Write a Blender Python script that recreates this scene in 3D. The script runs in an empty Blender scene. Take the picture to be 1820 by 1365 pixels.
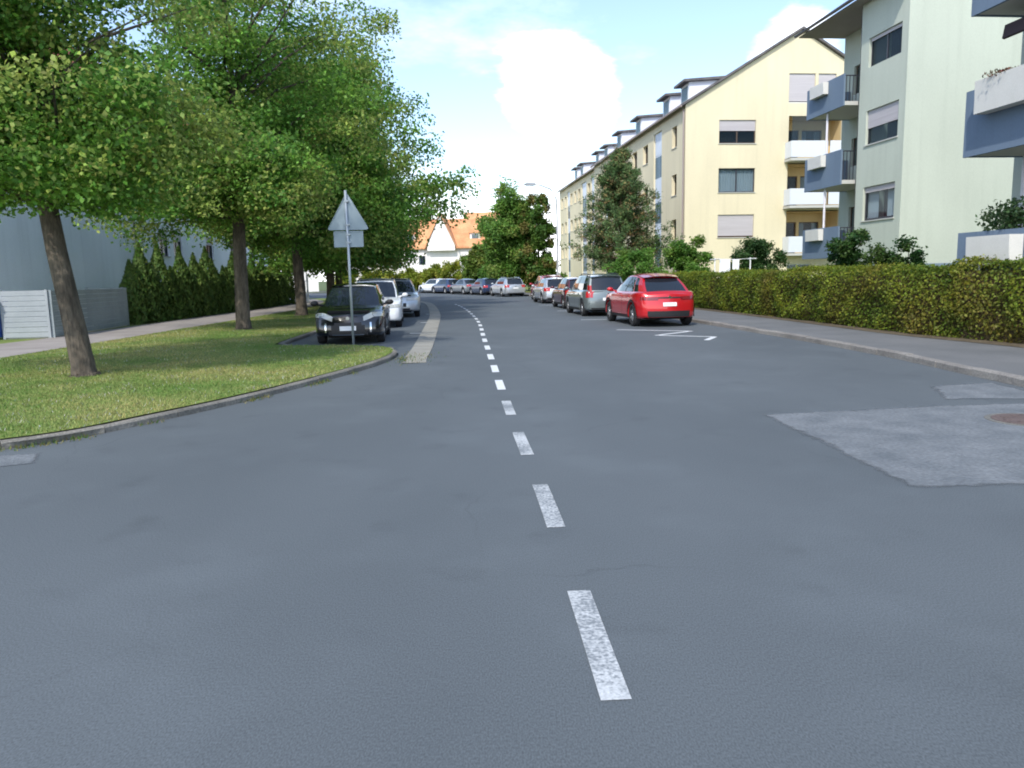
import bpy, math, random
import numpy as np
from mathutils import Vector, Matrix, noise as mnoise
random.seed(7); rng = np.random.default_rng(11)
R = math.radians
sc = bpy.context.scene
col = sc.collection

# ------------------------------------------------------------------ camera
cam = bpy.data.cameras.new('camera'); camo = bpy.data.objects.new('camera', cam); col.objects.link(camo)
cam.sensor_fit = 'HORIZONTAL'; cam.sensor_width = 36.0; cam.lens = 36.0 * 1360 / 1820
cam.clip_start = 0.05; cam.clip_end = 3000
PITCH = math.atan(192 / 1360.0)
camo.matrix_world = Matrix.Translation((0, 0, 1.6)) @ Matrix.Rotation(R(90) - PITCH, 4, 'X') @ Matrix.Rotation(R(-1.2), 4, 'Z')
sc.camera = camo

# ------------------------------------------------------------------ sky, sun, exposure
SUN_EL, SUN_AZ = 45.0, 201.0          # azimuth clockwise from +Y
world = bpy.data.worlds.new('World'); sc.world = world; world.use_nodes = True
nt = world.node_tree; nt.nodes.clear()
def N(t, **kw):
    n = nt.nodes.new(t)
    for k, v in kw.items(): setattr(n, k, v)
    return n
def M2(op, a, b=None, c=None, clamp=False):
    n = N('ShaderNodeMath', operation=op); n.use_clamp = clamp
    for i, s in enumerate((a, b, c)):
        if s is None: continue
        if isinstance(s, (int, float)): n.inputs[i].default_value = s
        else: nt.links.new(s, n.inputs[i])
    return n.outputs[0]
sky = N('ShaderNodeTexSky', sky_type='NISHITA'); sky.sun_disc = False
sky.sun_elevation = R(SUN_EL); sky.sun_rotation = R(SUN_AZ); sky.altitude = 200; sky.air_density = 1.0; sky.dust_density = 1.0; sky.ozone_density = 1.0
tc = N('ShaderNodeTexCoord'); nrm = N('ShaderNodeVectorMath', operation='NORMALIZE'); nt.links.new(tc.outputs['Generated'], nrm.inputs[0])
sep = N('ShaderNodeSeparateXYZ'); nt.links.new(nrm.outputs[0], sep.inputs[0])
zc = M2('MAXIMUM', sep.outputs[2], 0.04)
zd = M2('ADD', zc, 0.12)
px = M2('DIVIDE', sep.outputs[0], zd); py = M2('DIVIDE', sep.outputs[1], zd)
cmb = N('ShaderNodeCombineXYZ'); nt.links.new(px, cmb.inputs[0]); nt.links.new(py, cmb.inputs[1]); cmb.inputs[2].default_value = 3.7
def sky_noise(scale, detail, rough):
    n = N('ShaderNodeTexNoise'); n.inputs['Scale'].default_value = scale; n.inputs['Detail'].default_value = detail; n.inputs['Roughness'].default_value = rough
    nt.links.new(cmb.outputs[0], n.inputs['Vector']); return n.outputs['Fac']
n1 = sky_noise(0.75, 8, 0.6); n2 = sky_noise(1.5, 10, 0.62)
def smooth(v, a, b):
    m = N('ShaderNodeMapRange', interpolation_type='SMOOTHSTEP'); m.clamp = True
    m.inputs['From Min'].default_value = a; m.inputs['From Max'].default_value = b
    nt.links.new(v, m.inputs['Value']); return m.outputs['Result']
scatter = smooth(n1, 0.52, 0.85)
def bank(d, wide, tight):                         # a cumulus bank round one direction of the sky
    dp = N('ShaderNodeVectorMath', operation='DOT_PRODUCT'); nt.links.new(nrm.outputs[0], dp.inputs[0]); dp.inputs[1].default_value = Vector(d).normalized()
    s = M2('ADD', M2('MULTIPLY', smooth(dp.outputs['Value'], wide, tight), 0.85), M2('MULTIPLY', M2('SUBTRACT', n2, 0.5), 3.0))
    return M2('MULTIPLY', smooth(s, 0.10, 1.05), smooth(dp.outputs['Value'], wide - 0.004, wide + 0.001))
clouds = M2('MAXIMUM', M2('MULTIPLY', scatter, 0.5), bank((0.066, 0.974, 0.212), 0.9962, 0.9994))
clouds = M2('MAXIMUM', clouds, bank((0.335, 0.915, 0.235), 0.9975, 0.9997))
low = M2('SUBTRACT', 1.0, smooth(sep.outputs[2], 0.04, 0.14))       # bright bank of cloud all round the horizon
clouds = M2('MAXIMUM', M2('MAXIMUM', clouds, 0.02), M2('MULTIPLY', low, 0.95), clamp=True)
mix = N('ShaderNodeMix', data_type='RGBA'); nt.links.new(clouds, mix.inputs['Factor'])
nt.links.new(sky.outputs[0], mix.inputs[6]); mix.inputs[7].default_value = (10.0, 10.1, 10.2, 1)
bg = N('ShaderNodeBackground'); bg.inputs["Strength"].default_value = 0.15
nt.links.new(mix.outputs[2], bg.inputs['Color'])
out = N('ShaderNodeOutputWorld'); nt.links.new(bg.outputs[0], out.inputs['Surface'])

sun = bpy.data.lights.new('sun', 'SUN'); sun.energy = 2.0; sun.angle = R(1.0); sun.color = (1.0, 0.95, 0.86)
suno = bpy.data.objects.new('sun', sun); col.objects.link(suno)
sdir = Vector((math.sin(R(SUN_AZ)) * math.cos(R(SUN_EL)), math.cos(R(SUN_AZ)) * math.cos(R(SUN_EL)), math.sin(R(SUN_EL))))
suno.rotation_euler = sdir.to_track_quat('Z', 'Y').to_euler()
vs = sc.view_settings; vs.view_transform = 'Standard'; vs.look = 'None'; vs.gamma = 1.0; vs.exposure = 0.98; vs.use_curve_mapping = False
sc.render.engine = 'CYCLES'
try:
    sc.cycles.filter_width = 1.9
    sc.cycles.max_bounces = 6; sc.cycles.transparent_max_bounces = 6
except Exception: pass

# ------------------------------------------------------------------ materials
MATS = {}
def new_mat(name):
    m = bpy.data.materials.new(name); m.use_nodes = True; MATS[name] = m
    t = m.node_tree; return m, t, t.nodes['Principled BSDF'], t.nodes['Material Output']
def plain(name, c, rough=0.6, metal=0.0, coat=0.0, spec=0.5):
    m, t, b, o = new_mat(name)
    b.inputs['Base Color'].default_value = (*c, 1); b.inputs['Roughness'].default_value = rough; b.inputs['Metallic'].default_value = metal
    b.inputs['Coat Weight'].default_value = coat; b.inputs['Coat Roughness'].default_value = 0.04; b.inputs['Specular IOR Level'].default_value = spec
    return m
def noisy(name, c1, c2, scale=2.0, rough=0.85, fine=60.0, fine_amt=0.25, bump=0.15, bscale=None, detail=6, stretch=(1, 1, 1), spec=0.4, c3=None, bdist=0.02):
    """two colours mixed by a broad noise, a fine speckle, and a fine bump; all in world position"""
    m, t, b, o = new_mat(name); L = t.links
    g = t.nodes.new('ShaderNodeNewGeometry'); mp = t.nodes.new('ShaderNodeMapping'); mp.inputs['Scale'].default_value = stretch
    L.new(g.outputs['Position'], mp.inputs['Vector'])
    n = t.nodes.new('ShaderNodeTexNoise'); n.inputs['Scale'].default_value = scale; n.inputs['Detail'].default_value = detail; L.new(mp.outputs[0], n.inputs['Vector'])
    cr = t.nodes.new('ShaderNodeValToRGB'); cr.color_ramp.elements[0].position = 0.32; cr.color_ramp.elements[1].position = 0.68
    cr.color_ramp.elements[0].color = (*c1, 1); cr.color_ramp.elements[1].color = (*c2, 1)
    if c3: e = cr.color_ramp.elements.new(0.5); e.color = (*c3, 1)
    L.new(n.outputs['Fac'], cr.inputs[0])
    f = t.nodes.new('ShaderNodeTexNoise'); f.inputs['Scale'].default_value = fine; f.inputs['Detail'].default_value = 3; L.new(mp.outputs[0], f.inputs['Vector'])
    mr = t.nodes.new('ShaderNodeMapRange'); mr.inputs['From Min'].default_value = 0.25; mr.inputs['From Max'].default_value = 0.75
    mr.inputs['To Min'].default_value = 1 - fine_amt; mr.inputs['To Max'].default_value = 1 + fine_amt; L.new(f.outputs['Fac'], mr.inputs['Value'])
    mx = t.nodes.new('ShaderNodeVectorMath'); mx.operation = 'SCALE'; L.new(cr.outputs[0], mx.inputs[0]); L.new(mr.outputs[0], mx.inputs['Scale'])
    L.new(mx.outputs[0], b.inputs['Base Color']); b.inputs['Roughness'].default_value = rough; b.inputs['Specular IOR Level'].default_value = spec
    if bump:
        bp = t.nodes.new('ShaderNodeBump'); bp.inputs['Strength'].default_value = bump; bp.inputs['Distance'].default_value = bdist
        if bscale:
            f2 = t.nodes.new('ShaderNodeTexNoise'); f2.inputs['Scale'].default_value = bscale; f2.inputs['Detail'].default_value = 4; L.new(mp.outputs[0], f2.inputs['Vector']); L.new(f2.outputs['Fac'], bp.inputs['Height'])
        else: L.new(f.outputs['Fac'], bp.inputs['Height'])
        L.new(bp.outputs[0], b.inputs['Normal'])
    return m
def leafy(name, trans=0.35, rough=0.55):
    m, t, b, o = new_mat(name); L = t.links
    a = t.nodes.new('ShaderNodeAttribute'); a.attribute_name = 'Col'
    L.new(a.outputs['Color'], b.inputs['Base Color']); b.inputs['Roughness'].default_value = rough; b.inputs['Specular IOR Level'].default_value = 0.35
    tr = t.nodes.new('ShaderNodeBsdfTranslucent'); L.new(a.outputs['Color'], tr.inputs['Color'])
    mx = t.nodes.new('ShaderNodeMixShader'); mx.inputs[0].default_value = trans
    L.new(b.outputs[0], mx.inputs[1]); L.new(tr.outputs[0], mx.inputs[2]); L.new(mx.outputs[0], o.inputs['Surface'])
    return m
def glassy(name, tint, opacity, rough=0.02):
    m, t, b, o = new_mat(name); L = t.links
    b.inputs['Base Color'].default_value = (*tint, 1); b.inputs['Roughness'].default_value = rough; b.inputs['Specular IOR Level'].default_value = 0.9
    tr = t.nodes.new('ShaderNodeBsdfTransparent'); tr.inputs['Color'].default_value = (0.75, 0.8, 0.82, 1)
    mx = t.nodes.new('ShaderNodeMixShader'); mx.inputs[0].default_value = opacity
    L.new(tr.outputs[0], mx.inputs[1]); L.new(b.outputs[0], mx.inputs[2]); L.new(mx.outputs[0], o.inputs['Surface'])
    return m

def asphalt_mat(name, c1, c2):
    """old asphalt: broad tone changes, fine chippings, a few hair cracks and stains"""
    m = noisy(name, c1, c2, scale=0.42, rough=0.82, fine=150, fine_amt=0.34, bump=0.12, bdist=0.005, stretch=(1, 0.5, 1), spec=0.35, detail=9)
    t = m.node_tree; L = t.links; p = t.nodes['Principled BSDF']; src = p.inputs['Base Color'].links[0].from_socket
    g = t.nodes.new('ShaderNodeNewGeometry')
    def nz(s, d): n = t.nodes.new('ShaderNodeTexNoise'); n.inputs['Scale'].default_value = s; n.inputs['Detail'].default_value = d; L.new(g.outputs['Position'], n.inputs['Vector']); return n
    wob = nz(1.3, 5); add = t.nodes.new('ShaderNodeMixRGB'); add.blend_type = 'ADD'; add.inputs[0].default_value = 0.5; L.new(g.outputs['Position'], add.inputs[1]); L.new(wob.outputs['Color'], add.inputs[2])
    v = t.nodes.new('ShaderNodeTexVoronoi'); v.feature = 'DISTANCE_TO_EDGE'; v.inputs['Scale'].default_value = 0.42; L.new(add.outputs[0], v.inputs['Vector'])
    def rng_(val, a, b_, lo, hi): r = t.nodes.new('ShaderNodeMapRange'); r.inputs['From Min'].default_value = a; r.inputs['From Max'].default_value = b_; r.inputs['To Min'].default_value = lo; r.inputs['To Max'].default_value = hi; L.new(val, r.inputs['Value']); return r.outputs[0]
    def mth(op, a, b_):
        n = t.nodes.new('ShaderNodeMath'); n.operation = op
        for k, s in enumerate((a, b_)):
            if isinstance(s, float): n.inputs[k].default_value = s
            else: L.new(s, n.inputs[k])
        return n.outputs[0]
    crack = mth('MULTIPLY', rng_(v.outputs['Distance'], 0.0, 0.007, 0.15, 0.0), rng_(nz(0.35, 2).outputs['Fac'], 0.50, 0.62, 0.0, 1.0))
    stain = rng_(nz(1.7, 6).outputs['Fac'], 0.60, 0.74, 0.0, 0.14); pale = rng_(nz(0.9, 8).outputs['Fac'], 0.52, 0.72, 1.0, 1.13)
    k = mth('MULTIPLY', mth('SUBTRACT', 1.0, crack), mth('MULTIPLY', mth('SUBTRACT', 1.0, stain), pale))
    sc_ = t.nodes.new('ShaderNodeVectorMath'); sc_.operation = 'SCALE'; L.new(src, sc_.inputs[0]); L.new(k, sc_.inputs['Scale']); L.new(sc_.outputs[0], p.inputs['Base Color'])
    return m
A1, A2 = (0.084, 0.098, 0.108), (0.105, 0.121, 0.132)
asphalt_mat('asphalt', A1, A2)
noisy('patch', (0.115, 0.130, 0.143), (0.175, 0.19, 0.203), scale=2.6, rough=0.9, fine=30, fine_amt=0.25, bump=0.7, bdist=0.02)
noisy('walk_asphalt', (0.120, 0.125, 0.128), (0.155, 0.158, 0.160), scale=0.8, rough=0.9, fine=110, fine_amt=0.22, bump=0.3, bdist=0.006)
noisy('walk_concrete', (0.25, 0.225, 0.215), (0.33, 0.30, 0.285), scale=1.1, rough=0.9, fine=60, fine_amt=0.15, bump=0.2)
noisy('kerb_stone', (0.17, 0.16, 0.15), (0.27, 0.255, 0.235), scale=1.6, rough=0.9, fine=40, fine_amt=0.3, bump=0.5)
noisy('kerb_worn', (0.13, 0.125, 0.11), (0.24, 0.225, 0.195), scale=1.2, rough=0.9, fine=30, fine_amt=0.35, bump=0.5)
noisy('kerb_dark', (0.10, 0.10, 0.095), (0.19, 0.185, 0.165), scale=2.0, rough=0.9, fine=40, fine_amt=0.3, bump=0.5)
noisy('gutter', (0.25, 0.24, 0.21), (0.31, 0.30, 0.265), scale=1.5, rough=0.9, fine=30, fine_amt=0.14, bump=0.4)
noisy('soil', (0.07, 0.055, 0.035), (0.14, 0.11, 0.07), scale=3, fine=30, fine_amt=0.4, bump=0.6)
noisy('turf', (0.12, 0.17, 0.035), (0.23, 0.215, 0.07), scale=0.5, rough=0.95, fine=24, fine_amt=0.4, bump=0.6, c3=(0.155, 0.21, 0.045), bdist=0.03)
noisy('ground', (0.06, 0.10, 0.025), (0.11, 0.13, 0.04), scale=0.2, rough=0.95, fine=5, fine_amt=0.3, bump=0)
noisy('bark', (0.055, 0.045, 0.035), (0.14, 0.115, 0.09), scale=7, rough=0.95, fine=30, fine_amt=0.35, bump=0.9, bscale=22, stretch=(1, 1, 0.25), bdist=0.04)
noisy('pine_bark', (0.12, 0.08, 0.05), (0.24, 0.17, 0.11), scale=7, rough=0.95, fine=30, fine_amt=0.3, bump=0.7, stretch=(1, 1, 0.3))
noisy('twigs', (0.045, 0.035, 0.015), (0.10, 0.07, 0.03), scale=9, rough=0.95, fine=40, fine_amt=0.5, bump=0.8, bdist=0.05)
leafy('leaf', 0.45); leafy('needle', 0.15, 0.7); leafy('blade', 0.3, 0.7)
def plaster(name, c, var=0.06):
    """painted render with faint vertical rain streaks and blotches"""
    c1 = tuple(x * (1 - var) for x in c); c2 = tuple(min(1, x * (1 + var * 0.6)) for x in c)
    m = noisy(name, c1, c2, scale=0.6, rough=0.93, fine=45, fine_amt=0.06, bump=0.25, bscale=90, stretch=(1, 1, 0.35), spec=0.2, bdist=0.006)
    t = m.node_tree; L = t.links; p = t.nodes['Principled BSDF']; src = p.inputs['Base Color'].links[0].from_socket
    g = t.nodes.new('ShaderNodeNewGeometry'); mp = t.nodes.new('ShaderNodeMapping'); mp.inputs['Scale'].default_value = (3.2, 3.2, 0.16); L.new(g.outputs['Position'], mp.inputs['Vector'])
    n = t.nodes.new('ShaderNodeTexNoise'); n.inputs['Scale'].default_value = 1.0; n.inputs['Detail'].default_value = 7; L.new(mp.outputs[0], n.inputs['Vector'])
    r = t.nodes.new('ShaderNodeMapRange'); r.inputs['From Min'].default_value = 0.5; r.inputs['From Max'].default_value = 0.78; r.inputs['To Min'].default_value = 1.0; r.inputs['To Max'].default_value = 0.92; L.new(n.outputs['Fac'], r.inputs['Value'])
    s = t.nodes.new('ShaderNodeVectorMath'); s.operation = 'SCALE'; L.new(src, s.inputs[0]); L.new(r.outputs[0], s.inputs['Scale']); L.new(s.outputs[0], p.inputs['Base Color'])
    return m
plaster('plaster_yellow', (0.70, 0.63, 0.45)); plaster('plaster_mint', (0.49, 0.53, 0.455)); plaster('plaster_white', (0.86, 0.89, 0.93)); plaster('plaster_far', (0.80, 0.77, 0.74))
plaster('plinth', (0.20, 0.26, 0.33)); plaster('parapet', (0.155, 0.21, 0.285)); plaster('ochre', (0.62, 0.47, 0.25)); plaster('soffit_plaster', (0.30, 0.27, 0.26))
plain('slab_concrete', (0.50, 0.50, 0.47), 0.9)
noisy('roof_dark', (0.085, 0.08, 0.085), (0.15, 0.14, 0.14), scale=2, rough=0.85, fine=12, fine_amt=0.3, bump=0.4)
noisy('roof_orange', (0.52, 0.23, 0.11), (0.68, 0.36, 0.18), scale=0.8, rough=0.85, fine=6, fine_amt=0.22, bump=0.4)
noisy('roof_red', (0.34, 0.075, 0.05), (0.48, 0.13, 0.08), scale=0.8, rough=0.85, fine=6, fine_amt=0.25, bump=0.4)
plain('white_paint', (0.78, 0.79, 0.80), 0.5); plain('dormer_white', (0.72, 0.74, 0.82), 0.7); plain('frame_dark', (0.035, 0.035, 0.045), 0.45); plain('frame_brown', (0.10, 0.065, 0.045), 0.5)
plain('frame_white', (0.76, 0.77, 0.78), 0.45); plain('pale_panel', (0.60, 0.66, 0.74), 0.5); plain('balcony_white', (0.66, 0.70, 0.76), 0.5)
noisy('shutter', (0.47, 0.44, 0.46), (0.55, 0.52, 0.54), scale=1, rough=0.6, fine=20, fine_amt=0.06, bump=0.5, stretch=(0.02, 0.02, 1))
noisy('planter', (0.62, 0.61, 0.57), (0.66, 0.65, 0.61), scale=3, rough=0.7, fine=40, fine_amt=0.06, bump=0.1)
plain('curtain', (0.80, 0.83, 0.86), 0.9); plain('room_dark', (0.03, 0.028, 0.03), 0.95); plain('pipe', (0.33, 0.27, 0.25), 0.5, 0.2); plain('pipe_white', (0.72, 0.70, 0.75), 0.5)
glassy('window_glass', (0.05, 0.08, 0.11), 0.16)
plain('galv', (0.42, 0.47, 0.51), 0.45, 0.55); plain('sign_back', (0.30, 0.37, 0.42), 0.5, 0.3); plain('lamp_grey', (0.45, 0.47, 0.49), 0.5, 0.3)
noisy('slat_lit', (0.29, 0.32, 0.35), (0.34, 0.37, 0.40), scale=2, rough=0.6, fine=20, fine_amt=0.06, bump=0.1)  # slats of the lit front face, its light painted in as a lighter tone
noisy('slat_shaded', (0.22, 0.26, 0.28), (0.28, 0.32, 0.34), scale=2, rough=0.7, fine=20, fine_amt=0.1, bump=0.1)  # same slats on side and back, their shade painted in as a darker tone
plain('bin_blue', (0.02, 0.10, 0.50), 0.45); plain('rubber', (0.018, 0.018, 0.02), 0.8); plain('awning', (0.05, 0.035, 0.04), 0.9); plain('linen', (0.78, 0.79, 0.83), 0.9)
noisy('marking', (0.40, 0.42, 0.43), (0.52, 0.54, 0.55), scale=3, rough=0.8, fine=70, fine_amt=0.2, bump=0.3, bdist=0.004)
def worn_marking():
    m = MATS['marking']; t = m.node_tree; b = t.nodes['Principled BSDF']; L = t.links
    g = t.nodes.new('ShaderNodeNewGeometry'); v = t.nodes.new('ShaderNodeTexNoise'); v.inputs['Scale'].default_value = 55; v.inputs['Detail'].default_value = 3; L.new(g.outputs['Position'], v.inputs['Vector'])
    w = t.nodes.new('ShaderNodeTexNoise'); w.inputs['Scale'].default_value = 2.1; L.new(g.outputs['Position'], w.inputs['Vector'])
    ad = t.nodes.new('ShaderNodeMath'); ad.operation = 'ADD'; L.new(v.outputs['Fac'], ad.inputs[0]); L.new(w.outputs['Fac'], ad.inputs[1])
    mr = t.nodes.new('ShaderNodeMapRange'); mr.inputs['From Min'].default_value = 0.86; mr.inputs['From Max'].default_value = 1.12; L.new(ad.outputs[0], mr.inputs['Value'])
    src = b.inputs['Base Color'].links[0].from_socket
    mx = t.nodes.new('ShaderNodeMix'); mx.data_type = 'RGBA'; L.new(mr.outputs[0], mx.inputs['Factor']); mx.inputs[6].default_value = (0.19, 0.21, 0.225, 1); L.new(src, mx.inputs[7])
    L.new(mx.outputs[2], b.inputs['Base Color'])
worn_marking()
noisy('marking_fresh', (0.55, 0.57, 0.58), (0.68, 0.70, 0.71), scale=3, rough=0.8, fine=50, fine_amt=0.2, bump=0.3, bdist=0.004)
noisy('manhole', (0.10, 0.075, 0.07), (0.15, 0.11, 0.10), scale=8, rough=0.7, fine=60, fine_amt=0.3, bump=0.6)

# ------------------------------------------------------------------ mesh helpers
class MB:
    def __init__(s): s.v = []; s.f = []; s.m = []
    def quad(s, *p, mi=0):
        i = len(s.v); s.v += [tuple(q) for q in p]; s.f.append(tuple(range(i, i + len(p)))); s.m.append(mi)
    def box(s, x0, x1, y0, y1, z0, z1, mi=0):
        i = len(s.v)
        s.v += [(x0, y0, z0), (x1, y0, z0), (x1, y1, z0), (x0, y1, z0), (x0, y0, z1), (x1, y0, z1), (x1, y1, z1), (x0, y1, z1)]
        for f in ((0, 3, 2, 1), (4, 5, 6, 7), (0, 1, 5, 4), (1, 2, 6, 5), (2, 3, 7, 6), (3, 0, 4, 7)):
            s.f.append(tuple(i + k for k in f)); s.m.append(mi)
        return s
    def prism(s, poly, ax0, ax1, axis='z', mi=0):
        """extrude a 2-D polygon along an axis"""
        def P(a, b, c): return {'z': (a, b, c), 'y': (a, c, b), 'x': (c, a, b)}[axis]
        n = len(poly); i = len(s.v)
        s.v += [P(a, b, ax0) for a, b in poly] + [P(a, b, ax1) for a, b in poly]
        s.f.append(tuple(range(i + n - 1, i - 1, -1))); s.m.append(mi); s.f.append(tuple(range(i + n, i + 2 * n))); s.m.append(mi)
        for k in range(n):
            j = (k + 1) % n; s.f.append((i + k, i + j, i + n + j, i + n + k)); s.m.append(mi)
        return s
    def tube(s, pts, rad, n=8, cap=True, jit=0.0, mi=0):
        pts = [Vector(p) for p in pts]; rings = []
        for k, p in enumerate(pts):
            d = (pts[min(k + 1, len(pts) - 1)] - pts[max(k - 1, 0)]).normalized()
            a = d.orthogonal().normalized() if abs(d.z) < 0.9 else (Vector((1, 0, 0)) - d * d.x).normalized()
            b = d.cross(a); i = len(s.v)
            for q in range(n):
                t = 2 * math.pi * q / n; r = rad[k] * (1 + jit * random.uniform(-1, 1))
                s.v.append(tuple(p + a * math.cos(t) * r + b * math.sin(t) * r))
            rings.append(i)
        for k in range(len(pts) - 1):
            for q in range(n):
                q2 = (q + 1) % n; s.f.append((rings[k] + q, rings[k] + q2, rings[k + 1] + q2, rings[k + 1] + q)); s.m.append(mi)
        if cap:
            s.f.append(tuple(rings[0] + q for q in reversed(range(n)))); s.m.append(mi)
            s.f.append(tuple(rings[-1] + q for q in range(n))); s.m.append(mi)
        return s
    def lathe_x(s, prof, n=20, mi=0):
        """profile of (radius, x) turned about the x axis"""
        i = len(s.v)
        for r, x in prof:
            for q in range(n): t = 2 * math.pi * q / n; s.v.append((x, r * math.cos(t), r * math.sin(t)))
        for k in range(len(prof) - 1):
            for q in range(n):
                q2 = (q + 1) % n; s.f.append((i + k * n + q, i + k * n + q2, i + (k + 1) * n + q2, i + (k + 1) * n + q)); s.m.append(mi)
        return s
    def grid(s, P, mi=0, flip=False):
        h = len(P); w = len(P[0]); i = len(s.v)
        for row in P: s.v += [tuple(p) for p in row]
        for a in range(h - 1):
            for b in range(w - 1):
                f = (i + a * w + b, i + a * w + b + 1, i + (a + 1) * w + b + 1, i + (a + 1) * w + b)
                s.f.append(f[::-1] if flip else f); s.m.append(mi)
        return s
    def mesh(s, name, mats, smooth=False):
        me = bpy.data.meshes.new(name); me.from_pydata(s.v, [], s.f)
        for m in (mats if isinstance(mats, (list, tuple)) else [mats]): me.materials.append(MATS[m] if isinstance(m, str) else m)
        if any(s.m): me.polygons.foreach_set('material_index', s.m)
        if smooth: me.polygons.foreach_set('use_smooth', [True] * len(me.polygons))
        me.update(); return me
    def build(s, name, mats, parent=None, smooth=False):
        return link(name, s.mesh(name, mats, smooth), parent)
def link(name, data, parent=None):
    o = bpy.data.objects.new(name, data); col.objects.link(o)
    if parent: o.parent = parent
    return o
def tag(o, label=None, cat=None, group=None, kind=None):
    if label: o['label'] = label
    if cat: o['category'] = cat
    if group: o['group'] = group
    if kind: o['kind'] = kind
    return o
def empty(name, loc, rz=0, label=None, cat=None, group=None):
    o = bpy.data.objects.new(name, None); col.objects.link(o); o.location = loc; o.rotation_euler = (0, 0, rz); o.empty_display_size = 0.3
    return tag(o, label, cat, group)
def struct(o): return tag(o, kind='structure')
def copy_tree(o, parent=None):
    c = o.copy(); col.objects.link(c); c.parent = parent
    for ch in list(o.children): copy_tree(ch, c)
    return c
def resample(pts, step):
    out = [Vector(pts[0])]; acc = 0
    P = [Vector(p) for p in pts]
    for a, b in zip(P, P[1:]):
        L = (b - a).length; d = step - acc
        while d <= L: out.append(a + (b - a) * (d / L)); d += step
        acc = (acc + L) % step
    return out
def smooth_line(pts, n=8):
    P = [Vector((p[0], p[1], 0)) for p in pts]; o = []
    for i in range(len(P) - 1):
        p0 = P[max(i - 1, 0)]; p1 = P[i]; p2 = P[i + 1]; p3 = P[min(i + 2, len(P) - 1)]
        for k in range(n):
            t = k / n
            o.append(0.5 * ((2 * p1) + (p2 - p0) * t + (2 * p0 - 5 * p1 + 4 * p2 - p3) * t * t + (3 * p1 - p0 - 3 * p2 + p3) * t ** 3))
    o.append(P[-1]); return o
def offset_line(L, d):
    o = []
    for i, p in enumerate(L):
        t = (L[min(i + 1, len(L) - 1)] - L[max(i - 1, 0)]).normalized(); o.append(p + Vector((t.y, -t.x, 0)) * d)   # + = to the right of travel
    return o
def strip(mb, A, B, z, z2=None, mi=0):
    for i in range(min(len(A), len(B)) - 1):
        mb.quad((A[i].x, A[i].y, z), (B[i].x, B[i].y, z if z2 is None else z2), (B[i + 1].x, B[i + 1].y, z if z2 is None else z2), (A[i + 1].x, A[i + 1].y, z), mi=mi)

def leaves(name, C, Nn, S, cols, mat, parent, aspect=0.7, T=None):
    """one mesh of many leaf-shaped quads"""
    n = len(C); Nn = Nn / (np.linalg.norm(Nn, axis=1, keepdims=True) + 1e-9)
    r = rng.normal(size=(n, 3)) if T is None else T
    t = np.cross(Nn, r) if T is None else r - Nn * np.sum(Nn * r, axis=1, keepdims=True)
    t /= (np.linalg.norm(t, axis=1, keepdims=True) + 1e-9); b = np.cross(Nn, t); S = S[:, None]
    V = np.empty((n, 4, 3)); V[:, 0] = C - t * S * 0.5; V[:, 1] = C + b * S * aspect * 0.5 + Nn * S * 0.08; V[:, 2] = C + t * S * 0.5 - Nn * S * 0.10; V[:, 3] = C - b * S * aspect * 0.5 + Nn * S * 0.08
    me = bpy.data.meshes.new(name); me.vertices.add(4 * n); me.vertices.foreach_set('co', V.ravel())
    me.loops.add(4 * n); me.loops.foreach_set('vertex_index', np.arange(4 * n, dtype=np.int32))
    me.polygons.add(n); me.polygons.foreach_set('loop_start', np.arange(0, 4 * n, 4, dtype=np.int32)); me.polygons.foreach_set('loop_total', np.full(n, 4, dtype=np.int32))
    me.materials.append(MATS[mat]); me.update(calc_edges=True)
    a = me.color_attributes.new('Col', 'FLOAT_COLOR', 'POINT'); c4 = np.ones((n, 4, 4)); c4[:, :, :3] = cols[:, None, :]; a.data.foreach_set('color', c4.ravel())
    return link(name, me, parent)
def jitter_cols(base, amt=0.2):
    return np.clip(base * (1 + rng.normal(size=(len(base), 1)) * amt) * (1 + rng.normal(size=(len(base), 3)) * amt * 0.3), 0.004, 0.9)

# ------------------------------------------------------------------ ground, road, pavements
mb = MB(); mb.quad((-900, -900, -0.06), (900, -900, -0.06), (900, 900, -0.06), (-900, 900, -0.06))
struct(mb.build('ground', 'ground'))
LEFT = smooth_line([(-45, 3.2), (-20, 4.4), (-12, 5.3), (-8, 6.3), (-5.08, 7.42), (-4.09, 8.96), (-3.33, 10.93), (-2.75, 13.0), (-2.42, 14.6), (-2.38, 15.9), (-2.62, 16.9), (-3.25, 17.55), (-4.3, 17.85), (-5.3, 18.1), (-5.65, 19.0), (-5.9, 24), (-6.6, 32), (-7.8, 42), (-9.4, 50), (-12.2, 58), (-16.5, 65), (-24, 72), (-45, 80)])
RIGHT = smooth_line([(7.3, -40), (7.0, -10), (6.9, 0), (6.78, 9.9), (6.84, 13.5), (6.68, 16.7), (6.4, 19.8), (6.02, 23.5), (5.5, 29), (4.95, 36), (4.45, 43), (3.8, 50), (2.3, 58), (-0.7, 67), (-4.8, 76), (-9.8, 84), (-17, 91), (-28, 97), (-45, 102)])
import bmesh
def flat_poly(name, outline, z, matn, parent=None):
    bm = bmesh.new(); vs_ = [bm.verts.new((p[0], p[1], z)) for p in outline]; f = bm.faces.new(vs_)
    if f.normal.z < 0: f.normal_flip()
    f.normal_update()
    if f.normal.z < 0: f.normal_flip()
    bmesh.ops.triangulate(bm, faces=[f]); me = bpy.data.meshes.new(name); bm.to_mesh(me); bm.free(); me.materials.append(MATS[matn])
    return link(name, me, parent)
road = struct(flat_poly('road', [(p.x, p.y) for p in LEFT] + [(p.x, p.y) for p in reversed(RIGHT)] + [(-45, -40)], 0.0, 'asphalt'))

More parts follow.
